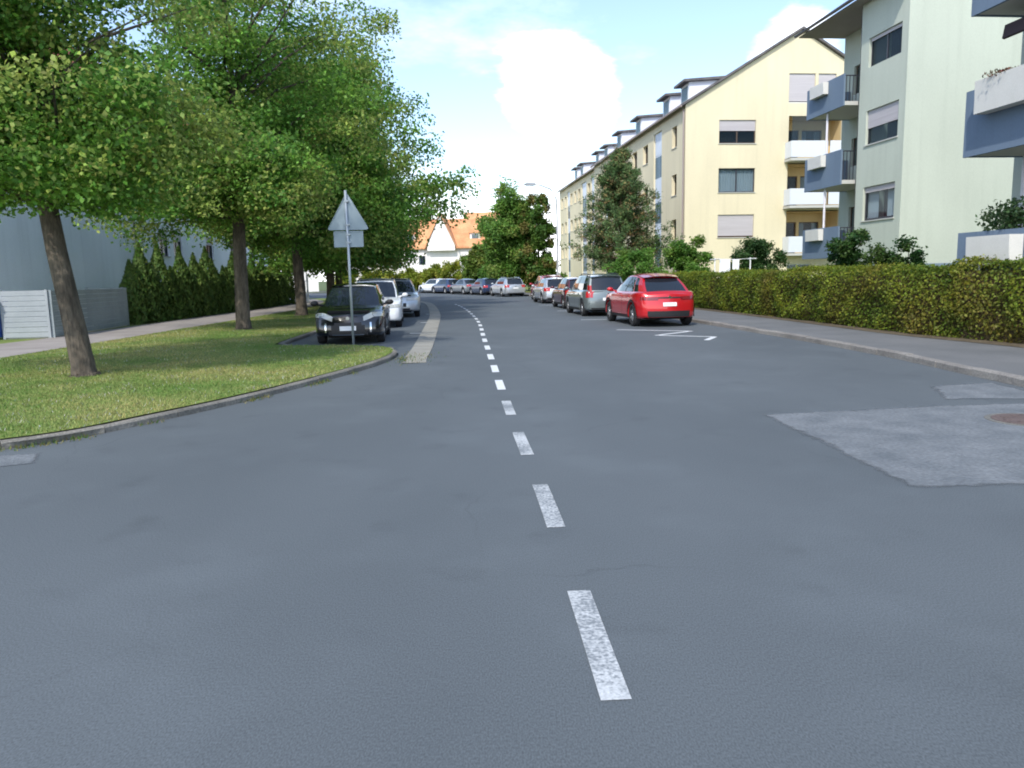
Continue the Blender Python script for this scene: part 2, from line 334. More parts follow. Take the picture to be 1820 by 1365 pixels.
def ribbon(name, pts, w, matn, parent, z=0.004):
    m = MB(); L = [Vector((p[0], p[1], 0)) for p in pts]; strip(m, offset_line(L, -w / 2), offset_line(L, w / 2), z); return m.build(name, matn, parent)
CENTRE = smooth_line([(0.37, 2.7), (0.235, 5.2), (0.02, 8.2), (-0.18, 11.3), (-0.38, 14.7), (-0.72, 20.2), (-1.08, 26.4), (-1.6, 32.4), (-2.38, 39.6), (-3.5, 47), (-5.2, 54)], 40)
def along(L, s):
    for a, b in zip(L, L[1:]):
        d = (b - a).length
        if s <= d: return a + (b - a) * (s / d)
        s -= d
    return L[-1]
for k in range(-1, 22):
    s0 = 2.02 * k
    if k < 0: pts = [(0.43, 0.55), (0.40, 1.68)]
    else: pts = [along(CENTRE, s0), along(CENTRE, s0 + 0.34), along(CENTRE, s0 + 0.68), along(CENTRE, s0 + 1.02)]
    ribbon('lane_dash', pts, 0.118 if k < 12 else 0.11, 'marking' if k < 4 else 'marking_fresh', road)
# zigzag no-parking marking in front of the red car, bay ticks
zz = [(3.05, 22.05), (4.95, 20.95), (3.75, 19.75), (5.05, 18.95), (4.62, 18.05)]
for a, b in zip(zz, zz[1:]): ribbon('zigzag_stroke', [a, b], 0.14, 'marking_fresh', road)
for p in [((2.5, 27.3), (3.4, 27.2)), ((2.1, 34.4), (2.9, 34.2)), ((1.55, 41.5), (2.3, 41.3))]: ribbon('bay_tick', p, 0.14, 'marking_fresh', road)
for p in [((-2.95, 22.3), (-2.55, 22.35)), ((-3.25, 27.6), (-2.85, 27.7)), ((-3.75, 34), (-3.35, 34.1))]: ribbon('bay_tick', p, 0.14, 'marking_fresh', road)
# re-laid asphalt patch of the trench, ragged edge
def ragged(poly, step=0.16, amp=0.022):
    o = []
    for a, b in zip(poly, poly[1:] + poly[:1]):
        a = Vector(a); b = Vector(b); n = max(1, int((b - a).length / step))
        for k in range(n): p = a.lerp(b, k / n); o.append((p.x + random.uniform(-amp, amp), p.y + random.uniform(-amp, amp)))
    return o
def worn_patch(outline, fade=0.16, z=0.004):
    """re-laid asphalt whose edge thins out into the old surface"""
    n = len(outline); cx = sum(p[0] for p in outline) / n; cy = sum(p[1] for p in outline) / n; inner = []
    for x, y in outline: d = math.hypot(x - cx, y - cy); k = max(0.3, 1 - fade / d); inner.append((cx + (x - cx) * k, cy + (y - cy) * k))
    bm = bmesh.new(); A_ = [bm.verts.new((x, y, z)) for x, y in outline]; B_ = [bm.verts.new((x, y, z)) for x, y in inner]
    for k in range(n): bm.faces.new((A_[k], A_[(k + 1) % n], B_[(k + 1) % n], B_[k]))
    f = bm.faces.new(B_); bmesh.ops.triangulate(bm, faces=[f]); me = bpy.data.meshes.new('asphalt_patch'); bm.to_mesh(me); bm.free()
    me.update()
    a = me.attributes.new('cover', 'FLOAT', 'POINT'); a.data.foreach_set('value', [0.0] * n + [1.0] * n); me.materials.append(MATS['patch']); return link('asphalt_patch', me, road)
def fade_patch():
    t = MATS['patch'].node_tree; L = t.links; p = t.nodes['Principled BSDF']; a = t.nodes.new('ShaderNodeAttribute'); a.attribute_name = 'cover'
    g = t.nodes.new('ShaderNodeNewGeometry'); n = t.nodes.new('ShaderNodeTexNoise'); n.inputs['Scale'].default_value = 9; n.inputs['Detail'].default_value = 6; L.new(g.outputs['Position'], n.inputs['Vector'])
    s = t.nodes.new('ShaderNodeMath'); s.operation = 'ADD'; L.new(a.outputs['Fac'], s.inputs[0]); L.new(n.outputs['Fac'], s.inputs[1])
    r = t.nodes.new('ShaderNodeMapRange'); r.inputs['From Min'].default_value = 0.55; r.inputs['From Max'].default_value = 1.15; L.new(s.outputs[0], r.inputs['Value'])
    tr = t.nodes.new('ShaderNodeBsdfTransparent'); mx = t.nodes.new('ShaderNodeMixShader'); L.new(r.outputs[0], mx.inputs[0]); L.new(tr.outputs[0], mx.inputs[1]); L.new(p.outputs[0], mx.inputs[2]); L.new(mx.outputs[0], t.nodes['Material Output'].inputs['Surface'])
fade_patch()
worn_patch(ragged([(2.78, 8.46), (2.9, 5.42), (3.8, 5.42), (6.0, 5.55), (6.68, 5.62), (6.66, 8.9), (4.8, 8.8)]))
worn_patch(ragged([(5.25, 9.15), (6.64, 9.05), (6.66, 10.5), (5.65, 10.3)]))
worn_patch(ragged([(-5.7, 6.15), (-4.35, 6.8), (-4.55, 7.27), (-5.7, 6.95)]), 0.1)

def wide(pts_inner, pts_outer, z, name, matn):
    m = MB(); strip(m, pts_inner, pts_outer, z); return struct(m.build(name, matn))
# right kerb of single stones
def kerb(name, L, w, h, side, matn, step=1.0, gap=0.012):
    base = MB(); strip(base, offset_line(L, 0.01 * side), offset_line(L, (w - 0.01) * side), h - 0.025)
    root = struct(base.build(name, 'kerb_dark'))
    P = resample(L, step)
    for a, b in zip(P, P[1:]):
        d = (b - a); ln = d.length - gap; m = MB(); c = 0.02; dz = random.uniform(-0.008, 0.008); dx = random.uniform(-0.008, 0.008)
        prof = [(0.0, -0.03), (w, -0.03), (w, h), (c, h), (0.0, h - c)]          # chamfered street edge
        if side < 0: prof = [(-x, z) for x, z in prof][::-1]
        m.prism(prof, -ln / 2, ln / 2, 'y')
        o = m.build('kerb_stone', matn, root); mid = (a + b) / 2; t = d.normalized()
        o.location = (mid.x + t.y * dx, mid.y - t.x * dx, dz); o.rotation_euler = (0, 0, math.atan2(-t.x, t.y))
    return root
rk = [p for p in RIGHT if p.y > -6 and p.y < 62]
kerb('kerb_right', rk, 0.14, 0.11, 1, 'kerb_stone')
lk = [p for p in LEFT if p.x > -15 or p.y > 10]; lk = [p for p in lk if p.y < 52]
kerb('kerb_left', lk, 0.12, 0.085, -1, 'kerb_worn')
HEDGE = smooth_line([(10.9, 4), (10.3, 10), (9.68, 14.4), (9.04, 17.7), (8.6, 23.8), (8.05, 30), (7.35, 36), (6.6, 43), (5.7, 50), (4.3, 58), (1.7, 67), (-2, 77), (-7, 87), (-14, 94.5), (-26, 101)])
rk2 = offset_line([p for p in RIGHT if p.y > -6], 0.135)
def near(L, p): return min(L, key=lambda q: (q - p).length)
walk_outer = []
for p in rk2:
    t = max(0, min(1, (p.y - 2) / 90)); 
    walk_outer.append(near(resample([HEDGE[0] + Vector((1.0, -12, 0))] + HEDGE, 0.15), p) if p.y > 3 else Vector((10.9 + (4 - p.y) * 0.06, p.y, 0)))
wide(rk2, offset_line(walk_outer, -0.25), 0.105, 'pavement_right', 'walk_asphalt')
# earth strip and lawn behind the kerb line on the right
m = MB(); strip(m, offset_line(walk_outer, -0.26), [Vector((p.x + 60, p.y + 5, 0)) for p in walk_outer], 0.09); struct(m.build('lawn_right', 'turf'))
m = MB(); strip(m, offset_line(HEDGE, -0.42), offset_line(HEDGE, 0.9), 0.112); struct(m.build('hedge_bed', 'soil'))
# left verge and pavement
WALKN = smooth_line([(-45, 11.5), (-20, 12.5), (-13, 13.2), (-11.1, 15), (-10.85, 19), (-10.87, 24.3), (-10.95, 32), (-11.1, 40), (-11.9, 48), (-14, 57), (-18.5, 66), (-28, 74), (-45, 81)])
WALKF = smooth_line([(-45, 14.5), (-24, 15.3), (-17, 16.2), (-14.1, 18), (-13.4, 22), (-13.5, 25), (-13.6, 32), (-13.7, 40), (-14.4, 49), (-16.8, 59), (-21, 68), (-31, 77), (-45, 84)])
lk2 = offset_line(LEFT, -0.10)
verge = struct(flat_poly('grass_verge', [(p.x, p.y) for p in lk2 if p.x > -44] + [(p.x, p.y) for p in reversed(WALKN)], 0.095, 'turf'))
wide(WALKN, WALKF, 0.10, 'pavement_left', 'walk_concrete')
m = MB(); strip(m, WALKF, [p + Vector((-60, 30, 0)) for p in WALKF], 0.085); struct(m.build('garden_ground', 'turf'))
# pale gutter of slabs along the parking bay
GR = smooth_line([(-1.62, 14.5), (-1.67, 15.0), (-1.84, 18.0), (-2.38, 25.3), (-3.01, 33), (-4.13, 42.7), (-5.3, 50), (-7.4, 57)], 12)
gut = MB(); strip(gut, offset_line(GR, -0.47), GR, 0.003); gutter = struct(gut.build('gutter', 'kerb_dark'))
P = resample(GR, 0.5)
for a, b in zip(P, P[1:]):
    t = (b - a).normalized(); m = MB(); wdt = 0.47 if a.y > 15.3 else 0.40
    m.prism([(-wdt + 0.006, -0.244), (-0.006, -0.244), (-0.006, 0.244), (-wdt + 0.006, 0.244)], -0.02, 0.012 + random.uniform(0, 0.006))
    o = m.build('gutter_slab', 'gutter', gutter); mid = (a + b) / 2; o.location = (mid.x, mid.y, 0); o.rotation_euler = (0, 0, math.atan2(-t.x, t.y))
# manhole cover
mh = empty('manhole_cover', (5.35, 7.82, 0), 0, 'round rusty manhole cover set in the pale asphalt patch', 'manhole cover')
m = MB(); m.tube([(0, 0, 0.0), (0, 0, 0.009)], [0.38, 0.38], 28); m.build('frame', 'kerb_dark', mh)
m = MB(); m.tube([(0, 0, 0.0), (0, 0, 0.014)], [0.32, 0.32], 28)
for k in range(8): a = k * math.pi / 4; m.box(math.cos(a) * 0.2 - 0.03, math.cos(a) * 0.2 + 0.03, math.sin(a) * 0.2 - 0.03, math.sin(a) * 0.2 + 0.03, 0.012, 0.019)
m.build('lid', 'manhole', mh)

# grass blades, kerb weeds
def in_poly(x, y, poly):
    c = np.zeros(len(x), bool); j = len(poly) - 1
    for i in range(len(poly)):
        xi, yi = poly[i]; xj, yj = poly[j]
        k = ((yi > y) != (yj > y)) & (x < (xj - xi) * (y - yi) / (yj - yi + 1e-12) + xi); c ^= k; j = i
    return c
vp = [(p.x, p.y) for p in lk2] + [(p.x, p.y) for p in reversed(WALKN)]
def blades(name, x, y, z, h, w, cols):
    n = len(x); a = rng.uniform(0, 2 * np.pi, n); lean = rng.normal(size=(n, 2)) * 0.45 * h[:, None]
    V = np.empty((n, 3, 3)); dx = np.cos(a) * w / 2; dy = np.sin(a) * w / 2
    V[:, 0] = np.stack([x - dx, y - dy, np.full(n, z)], 1); V[:, 1] = np.stack([x + dx, y + dy, np.full(n, z)], 1); V[:, 2] = np.stack([x + lean[:, 0], y + lean[:, 1], z + h], 1)
    me = bpy.data.meshes.new(name); me.vertices.add(3 * n); me.vertices.foreach_set('co', V.ravel()); me.loops.add(3 * n); me.loops.foreach_set('vertex_index', np.arange(3 * n, dtype=np.int32))
    me.polygons.add(n); me.polygons.foreach_set('loop_start', np.arange(0, 3 * n, 3, dtype=np.int32)); me.polygons.foreach_set('loop_total', np.full(n, 3, dtype=np.int32))
    me.materials.append(MATS['blade']); me.update(calc_edges=True)
    at = me.color_attributes.new('Col', 'FLOAT_COLOR', 'POINT'); c4 = np.ones((n, 3, 4)); c4[:, :, :3] = cols[:, None, :]; at.data.foreach_set('color', c4.ravel())
    return link(name, me)
def patchy(x, y, s): return np.array([mnoise.noise(Vector((a * s, b * s, 2.3))) for a, b in zip(x, y)])
X = []; Y = []
for (x0, x1, y0, y1, n) in [(-13, -2.2, 6, 14, 120000), (-12, -2.2, 14, 26, 80000), (-12, -5, 26, 46, 30000)]:
    X.append(rng.uniform(x0, x1, n)); Y.append(rng.uniform(y0, y1, n))
X = np.concatenate(X); Y = np.concatenate(Y); k = in_poly(X, Y, vp); X = X[k]; Y = Y[k]
g1 = patchy(X, Y, 0.55); g2 = patchy(X, Y, 1.9)
t_ = np.clip(0.5 + 0.9 * g1 + 0.5 * g2 + rng.normal(size=len(X)) * 0.18, 0, 1)[:, None]
gc = np.array([[0.135, 0.235, 0.05]]) * (1 - t_) + np.array([[0.36, 0.345, 0.13]]) * t_
white = (rng.random(len(X)) < 0.025 * np.clip(1 + 3 * g2, 0, 3))
gc[white] = (0.45, 0.45, 0.40)
hh = rng.uniform(0.015, 0.042, len(X)) * (1 + 0.4 * g2); 
tag(blades('grass', X, Y, 0.095, hh, rng.uniform(0.006, 0.014, len(X)) * (1 + 0.03 * Y), jitter_cols(gc, 0.18)), 'short dry grass growing on the verge under the trees', 'grass', kind='stuff')
wl = [p for p in offset_line(LEFT, 0.06) if -9 < p.x and p.y < 18]; wx = []; wy = []
for p in resample(wl, 0.05):
    if mnoise.noise(Vector((p.x * 1.4, p.y * 1.4, 5))) > 0.08:
        for _ in range(9): wx.append(p.x + random.gauss(0, 0.05)); wy.append(p.y + random.gauss(0, 0.06))
for _ in range(420): wx.append(-2.0 + random.gauss(0, 0.22)); wy.append(15.3 + random.gauss(0, 0.5))
wx = np.array(wx); wy = np.array(wy); wc = np.where(rng.random((len(wx), 1)) < 0.5, np.array([[0.08, 0.15, 0.03]]), np.array([[0.20, 0.18, 0.06]]))
tag(blades('weeds', wx, wy, 0.003, rng.uniform(0.015, 0.06, len(wx)), rng.uniform(0.008, 0.018, len(wx)), jitter_cols(wc, 0.2)), 'small weeds growing along the foot of the left kerb', 'weeds', kind='stuff')

# ------------------------------------------------------------------ buildings
class Wall:
    """vertical wall plane: origin o, direction u, outward normal n; openings are rectangles in (u, z)"""
    def __init__(s, o, u, n): s.o = Vector(o); s.u = Vector(u); s.n = Vector(n)
    def p(s, a, z, d=0.0): q = s.o + s.u * a + s.n * d; return (q.x, q.y, s.o.z + z)
def wall_faces(mb, W, z0, z1, left, right, ops, depth=0.16, mi=0, zbreaks=()):
    zs = sorted(set([z0, z1] + [z for o in ops for z in (o[2], o[3])] + list(zbreaks)))
    for a, b in zip(zs, zs[1:]):
        if b - a < 1e-6: continue
        band = sorted([o for o in ops if o[2] <= a + 1e-6 and o[3] >= b - 1e-6])
        la, lb, ra, rb = left(a), left(b), right(a), right(b)
        ca, cb = la, lb
        for o in band:
            mb.quad(W.p(ca, a), W.p(o[0], a), W.p(o[0], b), W.p(cb, b), mi=mi); ca = cb = o[1]
        mb.quad(W.p(ca, a), W.p(ra, a), W.p(rb, b), W.p(cb, b), mi=mi)
    for (u0, u1, v0, v1) in [o[:4] for o in ops]:
        d = -depth
        mb.quad(W.p(u0, v0), W.p(u0, v0, d), W.p(u0, v1, d), W.p(u0, v1), mi=mi); mb.quad(W.p(u1, v0), W.p(u1, v1), W.p(u1, v1, d), W.p(u1, v0, d), mi=mi)
        mb.quad(W.p(u0, v1), W.p(u0, v1, d), W.p(u1, v1, d), W.p(u1, v1), mi=mi); mb.quad(W.p(u0, v0), W.p(u1, v0), W.p(u1, v0, d), W.p(u0, v0, d), mi=mi)
def wbox(mb, W, u0, u1, v0, v1, d0, d1, mi=0):
    P = [W.p(u, v, d) for d in (d0, d1) for (u, v) in ((u0, v0), (u1, v0), (u1, v1), (u0, v1))]; i = len(mb.v); mb.v += P
    for f in ((0, 1, 2, 3), (7, 6, 5, 4), (0, 4, 5, 1), (1, 5, 6, 2), (2, 6, 7, 3), (3, 7, 4, 0)): mb.f.append(tuple(i + k for k in f)); mb.m.append(mi)
def window(parent, W, r, frame='frame_white', sashes=2, shutter=0.0, curtain=0.0, sill='slab_concrete', depth=0.11, fw=0.06, shutter_mat='shutter', ratio=None):
    u0, u1, v0, v1 = r; m = MB(); d0, d1 = -depth - 0.05, -depth
    wbox(m, W, u0, u1, v0, v0 + fw, d0, d1); wbox(m, W, u0, u1, v1 - fw, v1, d0, d1)
    wbox(m, W, u0, u0 + fw, v0 + fw, v1 - fw, d0, d1); wbox(m, W, u1 - fw, u1, v0 + fw, v1 - fw, d0, d1)
    cuts = [u0 + fw + (u1 - u0 - 2 * fw) * k / sashes for k in range(sashes + 1)] if not ratio else [u0 + fw, u0 + (u1 - u0) * ratio, u1 - fw]
    for c in cuts[1:-1]: wbox(m, W, c - fw * 0.6, c + fw * 0.6, v0 + fw, v1 - fw, d0, d1 + 0.004)
    win = m.build('window', frame, parent)
    vt = v1 - fw - (v1 - v0 - 2 * fw) * shutter
    for a, b in zip(cuts, cuts[1:]):
        if vt > v0 + fw + 0.05:
            g = MB(); a2 = a + (fw * 0.6 if a != cuts[0] else 0); b2 = b - (fw * 0.6 if b != cuts[-1] else 0)
            wbox(g, W, a2, b2, v0 + fw, v1 - fw, d0 + 0.018, d0 + 0.03); g.build('pane', 'window_glass', win)
    if shutter > 0:
        s = MB(); n = max(2, int((v1 - vt) / 0.055)); h = (v1 - 0.01 - vt) / n
        for k in range(n): wbox(s, W, u0 + 0.015, u1 - 0.015, vt + k * h + 0.004, vt + (k + 1) * h - 0.004, d1 + 0.012, d1 + 0.035)
        wbox(s, W, u0 + 0.02, u1 - 0.02, vt, v1 - 0.012, d1 + 0.008, d1 + 0.015)
        s.build('roller_shutter', shutter_mat, win)
    if curtain > 0:
        c = MB(); n = 14; uu = np.linspace(u0 + 0.03, u1 - 0.03, n * 2 + 1); dd = d0 - 0.10 + 0.025 * np.cos(np.arange(n * 2 + 1) * np.pi)
        for k in range(n * 2):
            if curtain < 1 and abs((uu[k] - u0) / (u1 - u0) - 0.5) < 0.5 - curtain / 2: continue
            c.quad(W.p(uu[k], v0, dd[k]), W.p(uu[k + 1], v0, dd[k + 1]), W.p(uu[k + 1], v1, dd[k + 1]), W.p(uu[k], v1, dd[k]))
        c.build('curtain', 'curtain', win)
    if sill: s = MB(); wbox(s, W, u0 - 0.05, u1 + 0.05, v0 - 0.045, v0 - 0.002, -depth + 0.002, 0.05); s.build('sill', sill, win)
    return win
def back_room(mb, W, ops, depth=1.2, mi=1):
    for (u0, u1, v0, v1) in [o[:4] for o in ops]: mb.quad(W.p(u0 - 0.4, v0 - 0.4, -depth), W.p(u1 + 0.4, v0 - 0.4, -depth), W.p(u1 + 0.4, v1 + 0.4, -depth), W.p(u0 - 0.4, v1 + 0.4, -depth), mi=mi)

def yellow_block(origin, width, length, eave, ridge, label, gable_ops, bays, dormers, gable=True):
    b = empty('apartment_block', origin, R(6), label, 'apartment building', 'yellow apartment blocks along the street')
    G = Wall((0, 0, 0), (1, 0, 0), (0, -1, 0)); S = Wall((0, 0, 0), (0, 1, 0), (-1, 0, 0))
    half = width / 2; k = (ridge - eave) / half
    m = MB()
    lf = lambda z: 0.0 if z <= eave else (z - eave) / k
    rf = lambda z: width if z <= eave else width - (z - eave) / k
    if gable: wall_faces(m, G, -0.1, ridge - 0.02, lf, rf, gable_ops['ops'], 0.16, zbreaks=(eave,)); back_room(m, G, [o for o in gable_ops['ops'] if len(o) == 4])
    sops = [r for r, kind in bays]
    wall_faces(m, S, -0.1, eave, lambda z: 0, lambda z: length, sops, 0.30); back_room(m, S, sops)
    far = Wall((width, 0, 0), (0, 1, 0), (1, 0, 0)); wall_faces(m, far, -0.1, eave, lambda z: 0, lambda z: length, [])
    end = Wall((0, length, 0), (1, 0, 0), (0, 1, 0)); wall_faces(m, end, -0.1, ridge - 0.02, lf, rf, [], zbreaks=(eave,))
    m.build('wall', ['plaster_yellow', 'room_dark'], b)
    r = MB(); ov = 0.28; t = 0.16; vg = 0.22
    for sx in (-1, 1):
        x0 = half + sx * (half + ov); z0 = eave - ov * k; pol = [(x0, z0 + 0.04), (half, ridge + 0.04), (half, ridge + 0.04 + t), (x0, z0 + 0.04 + t)]
        r.prism(pol, -vg, length + (0.0 if not gable else 0.05), 'y')
    r.build('roof', 'roof_dark', b)
    g = MB(); g.tube([(-ov - 0.06, -0.1, eave - ov * k + 0.05), (-ov - 0.06, length, eave - ov * k + 0.05)], [0.07, 0.07], 8); g.build('rain_gutter', 'pipe', b)
    d = MB(); d.tube([(-0.09, 0.12, 0.1), (-0.09, 0.12, eave - 0.35), (-ov - 0.05, 0.12, eave - 0.12)], [0.055] * 3, 8); d.build('downpipe', 'pipe', b)
    # dormers
    for s in dormers:
        xin = 1.35; zb = eave + xin * k; zt = zb + 1.45; w = 1.7; xe = (zt + 0.12 - eave) / k
        dm = MB()
        dm.prism([(xin, zb - 0.15), (xe + 0.3, zt + 0.05), (xin, zt)], s, s + w, 'y')
        D = dm.build('dormer', 'dormer_white', b)
        rr = MB(); rr.prism([(xin - 0.45, zt - 0.13), (xe + 0.55, zt + 0.12), (xe + 0.55, zt + 0.30), (xin - 0.45, zt + 0.02)], s - 0.25, s + w + 0.25, 'y'); rr.build('dormer_roof', 'roof_dark', D)
        ww = MB(); ww.box(xin - 0.03, xin - 0.005, s + 0.15, s + w - 0.15, zb + 0.2, zt - 0.22); wo = ww.build('dormer_window', 'frame_white', D)
        pp = MB(); pp.box(xin - 0.045, xin - 0.032, s + 0.22, s + w - 0.22, zb + 0.27, zt - 0.29); pp.build('pane', 'window_glass', D)
    for rct, kind in bays:
        if kind == 'stair':
            st = MB(); wbox(st, S, rct[0], rct[1], rct[2], rct[3], -0.16, -0.12); so = st.build('stair_window', 'pale_panel', b)
            n = int((rct[3] - rct[2]) / 1.4)
            for q in range(n):
                for h in range(2):
                    v0 = rct[2] + (rct[3] - rct[2]) * q / n; v1 = rct[2] + (rct[3] - rct[2]) * (q + 1) / n; uu = (rct[0] + rct[1]) / 2
                    pn = MB(); wbox(pn, S, rct[0] + 0.06 if h == 0 else uu + 0.04, uu - 0.04 if h == 0 else rct[1] - 0.06, v0 + 0.06, v1 - 0.06, -0.115, -0.10); pn.build('pane', 'window_glass' if q % 2 else 'pale_panel', so)
        else: window(b, S, rct, kind.get('frame', 'frame_brown'), kind.get('n', 1), kind.get('shutter', 0), kind.get('curtain', 0.0), depth=0.22)
    return b, G, S
# first yellow block: gable to the camera
g_ops = [(2.2, 4.62, 9.66, 11.1), (2.2, 4.62, 6.62, 8.13), (2.2, 4.62, 3.78, 5.22), (6.75, 8.5, 12.15, 13.95), (8.7, 9.9, 12.15, 13.95),
         (6.8, 10.4, 8.62, 11.35, 'loggia'), (6.8, 10.4, 5.68, 8.45, 'loggia'), (6.8, 10.4, 2.68, 5.45, 'loggia'), (6.95, 8.6, 0.4, 2.0)]
bays = []
for z in (9.74, 6.67, 3.75): bays.append(((1.7, 2.7, z, z + 1.35), dict(n=1)))
for z in (9.65, 6.6, 3.7): bays += [((8.4, 9.7, z, z + 1.35), dict(n=2)), ((11.4, 12.8, z, z + 1.35), dict(n=2)), ((17.8, 19.2, z, z + 1.35), dict(n=2, shutter=0.4)), ((24.3, 25.4, z, z + 1.35), dict(n=2))]
bays += [((5.0, 6.9, 0.3, 11.4), 'stair'), ((20.6, 22.5, 0.3, 11.4), 'stair')]
Y1, G, S = yellow_block((11.28, 50, 0), 15.0, 27.0, 12.05, 16.55, 'yellow apartment block with its gable and white balconies facing the junction', dict(ops=g_ops), bays, (3.3, 7.4, 15.0, 21.5))
window(Y1, G, g_ops[0], 'frame_brown', 2, 0.45, 0.0); window(Y1, G, g_ops[1], 'frame_dark', 2, 0.0, 1.0); window(Y1, G, g_ops[2], 'frame_brown', 2, 0.97, 0.0)
window(Y1, G, g_ops[3], 'frame_white', 1, 0.97, 0.0, None); window(Y1, G, g_ops[4], 'frame_white', 1, 0.97, 0.0, None); window(Y1, G, g_ops[8], 'frame_white', 1, 0.0, 1.0, None)
for zf in (8.62, 5.68, 2.68):
    bal = MB(); bal.box(6.55, 10.6, -0.95, 1.45, zf - 0.16, zf - 0.004); B_ = bal.build('balcony', 'slab_concrete', Y1)
    for a, c in ((6.6, 9.0), (9.15, 10.5)):
        pz = MB(); pz.box(a, c, -0.93, -0.89, zf + 0.05, zf + 1.05); pz.build('balcony_panel', 'balcony_white', B_)
    pz = MB(); pz.box(6.58, 6.62, -0.88, -0.02, zf + 0.05, zf + 1.05); pz.build('balcony_panel', 'balcony_white', B_)
    rm = MB(); W2 = Wall((6.8, 1.45, 0), (1, 0, 0), (0, -1, 0)); wall_faces(rm, W2, zf, zf + 2.75, lambda z: 0, lambda z: 3.6, [(0.5, 1.4, zf + 0.02, zf + 2.1), (1.6, 3.0, zf + 0.9, zf + 2.1)], 0.1); back_room(rm, W2, [(0.5, 1.4, zf, zf + 2.1), (1.6, 3.0, zf, zf + 2.1)], 0.7)
    rm.quad((6.8, 0.16, zf), (6.8, 1.45, zf), (6.8, 1.45, zf + 2.75), (6.8, 0.16, zf + 2.75)); rm.quad((10.4, 0.16, zf), (10.4, 0.16, zf + 2.75), (10.4, 1.45, zf + 2.75), (10.4, 1.45, zf)); rm.quad((6.8, 0.16, zf + 2.7), (6.8, 1.45, zf + 2.7), (10.4, 1.45, zf + 2.7), (10.4, 0.16, zf + 2.7))
    rm.build('loggia_wall', ['ochre', 'room_dark'], B_)
    window(Y1, W2, (0.5, 1.4, zf + 0.02, zf + 2.1), 'frame_brown', 1, 0, 0, None); window(Y1, W2, (1.6, 3.0, zf + 0.9, zf + 2.1), 'frame_brown', 1, 0, 0.6, None)
wl_ = MB(); wl_.box(6.62, 8.9, -0.86, -0.84, 9.72, 11.15); wl_.build('glass_screen', 'window_glass', Y1)
# second yellow block, continuing the row
bays = []
for z in (9.6, 6.6, 3.6):
    for s in (3.6, 8.8, 11.0, 13.4, 17.2, 19.6): bays.append(((s, s + 1.2, z, z + 1.3), dict(n=2, shutter=random.choice((0, 0, 0.4)))))
bays += [((1.2, 3.2, 0.3, 11.3), 'stair'), ((5.4, 8.0, 0.3, 11.3), 'stair'), ((15.0, 16.8, 0.3, 11.3), 'stair')]
c6, s6 = math.cos(R(6)), math.sin(R(6)); dx, dy = 0.35, 27.06
yellow_block((11.28 + dx * c6 - dy * s6, 50 + dx * s6 + dy * c6, 0), 15.0, 22.0, 12.0, 16.4, 'yellow apartment block behind the pine, set back from its neighbour, beside the street lamp', dict(ops=[]), bays, (1.2, 5.2, 13.4, 17.0))

# pale building with the projecting bay (three windows) and grey balconies
B = empty('apartment_house', (15.05, 30, 0), R(6), 'pale mint apartment house with grey balconies beside a projecting window bay', 'apartment building')
SB = Wall((0, 0, 0), (0, 1, 0), (-1, 0, 0)); GB = Wall((0, 0, 0), (1, 0, 0), (0, -1, 0)); EV = 12.35
sops = [(0.42, 2.62, 9.68, 10.82), (0.42, 2.62, 6.62, 7.98), (0.42, 2.62, 3.56, 4.93)]
m = MB(); wall_faces(m, SB, 1.75, EV, lambda z: 0, lambda z: 3.2, sops, 0.14); back_room(m, SB, sops)
wall_faces(m, GB, 1.75, EV, lambda z: 0, lambda z: 9.0, [], 0.1)
wall_faces(m, Wall((0, 3.2, 0), (1, 0, 0), (0, 1, 0)), -0.1, EV, lambda z: 0, lambda z: 1.6, [])
RB = Wall((1.6, 3.2, 0), (0, 1, 0), (-1, 0, 0)); rops = []
for zf in (8.6, 5.4, 2.3): rops += [(0.9, 1.9, zf + 0.02, zf + 2.15), (2.1, 3.3, zf + 0.9, zf + 2.15)]
wall_faces(m, RB, -0.1, EV, lambda z: 0, lambda z: 4.2, rops, 0.12); back_room(m, RB, rops, 0.9)
wall_faces(m, Wall((1.6, 7.4, 0), (1, 0, 0), (0, 1, 0)), -0.1, EV, lambda z: 0, lambda z: 7.4, [])
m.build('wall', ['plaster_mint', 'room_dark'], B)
m = MB(); m.box(-0.02, 9.0, -0.02, 3.2, -0.1, 1.75); m.build('plinth', 'plinth', B)
window(B, SB, sops[0], 'frame_dark', 2, 0.08, 0.0, None); window(B, SB, sops[1], 'frame_dark', 1, 0.52, 0.0, 'slab_concrete'); window(B, SB, sops[2], 'frame_dark', 1, 0.12, 0.75, 'slab_concrete', fw=0.09)
for q in rops: window(B, RB, q, 'frame_brown', 1, 0, 0.0, None)
m = MB(); m.prism([(-0.62, EV - 0.02), (-0.62, EV + 0.10), (4.5, EV + 3.4), (9.6, EV + 0.10), (9.6, EV - 0.02), (4.5, EV + 3.25)], -0.3, 7.7, 'y'); m.build('roof', 'roof_dark', B)
m = MB(); m.box(-0.56, 9.4, -0.25, 7.6, EV - 0.07, EV - 0.025); m.build('soffit', 'soffit_plaster', B)  # underside of the eaves in one even grey-brown coat
m = MB(); m.tube([(-0.69, -0.3, EV + 0.02), (-0.69, 7.7, EV + 0.02)], [0.065, 0.065], 8); m.build('rain_gutter', 'frame_dark', B)
m = MB(); m.tube([(0.07, 3.27, 0.2), (0.07, 3.27, EV - 0.1)], [0.05, 0.05], 8); m.build('downpipe', 'frame_dark', B)
flower_boxes = []
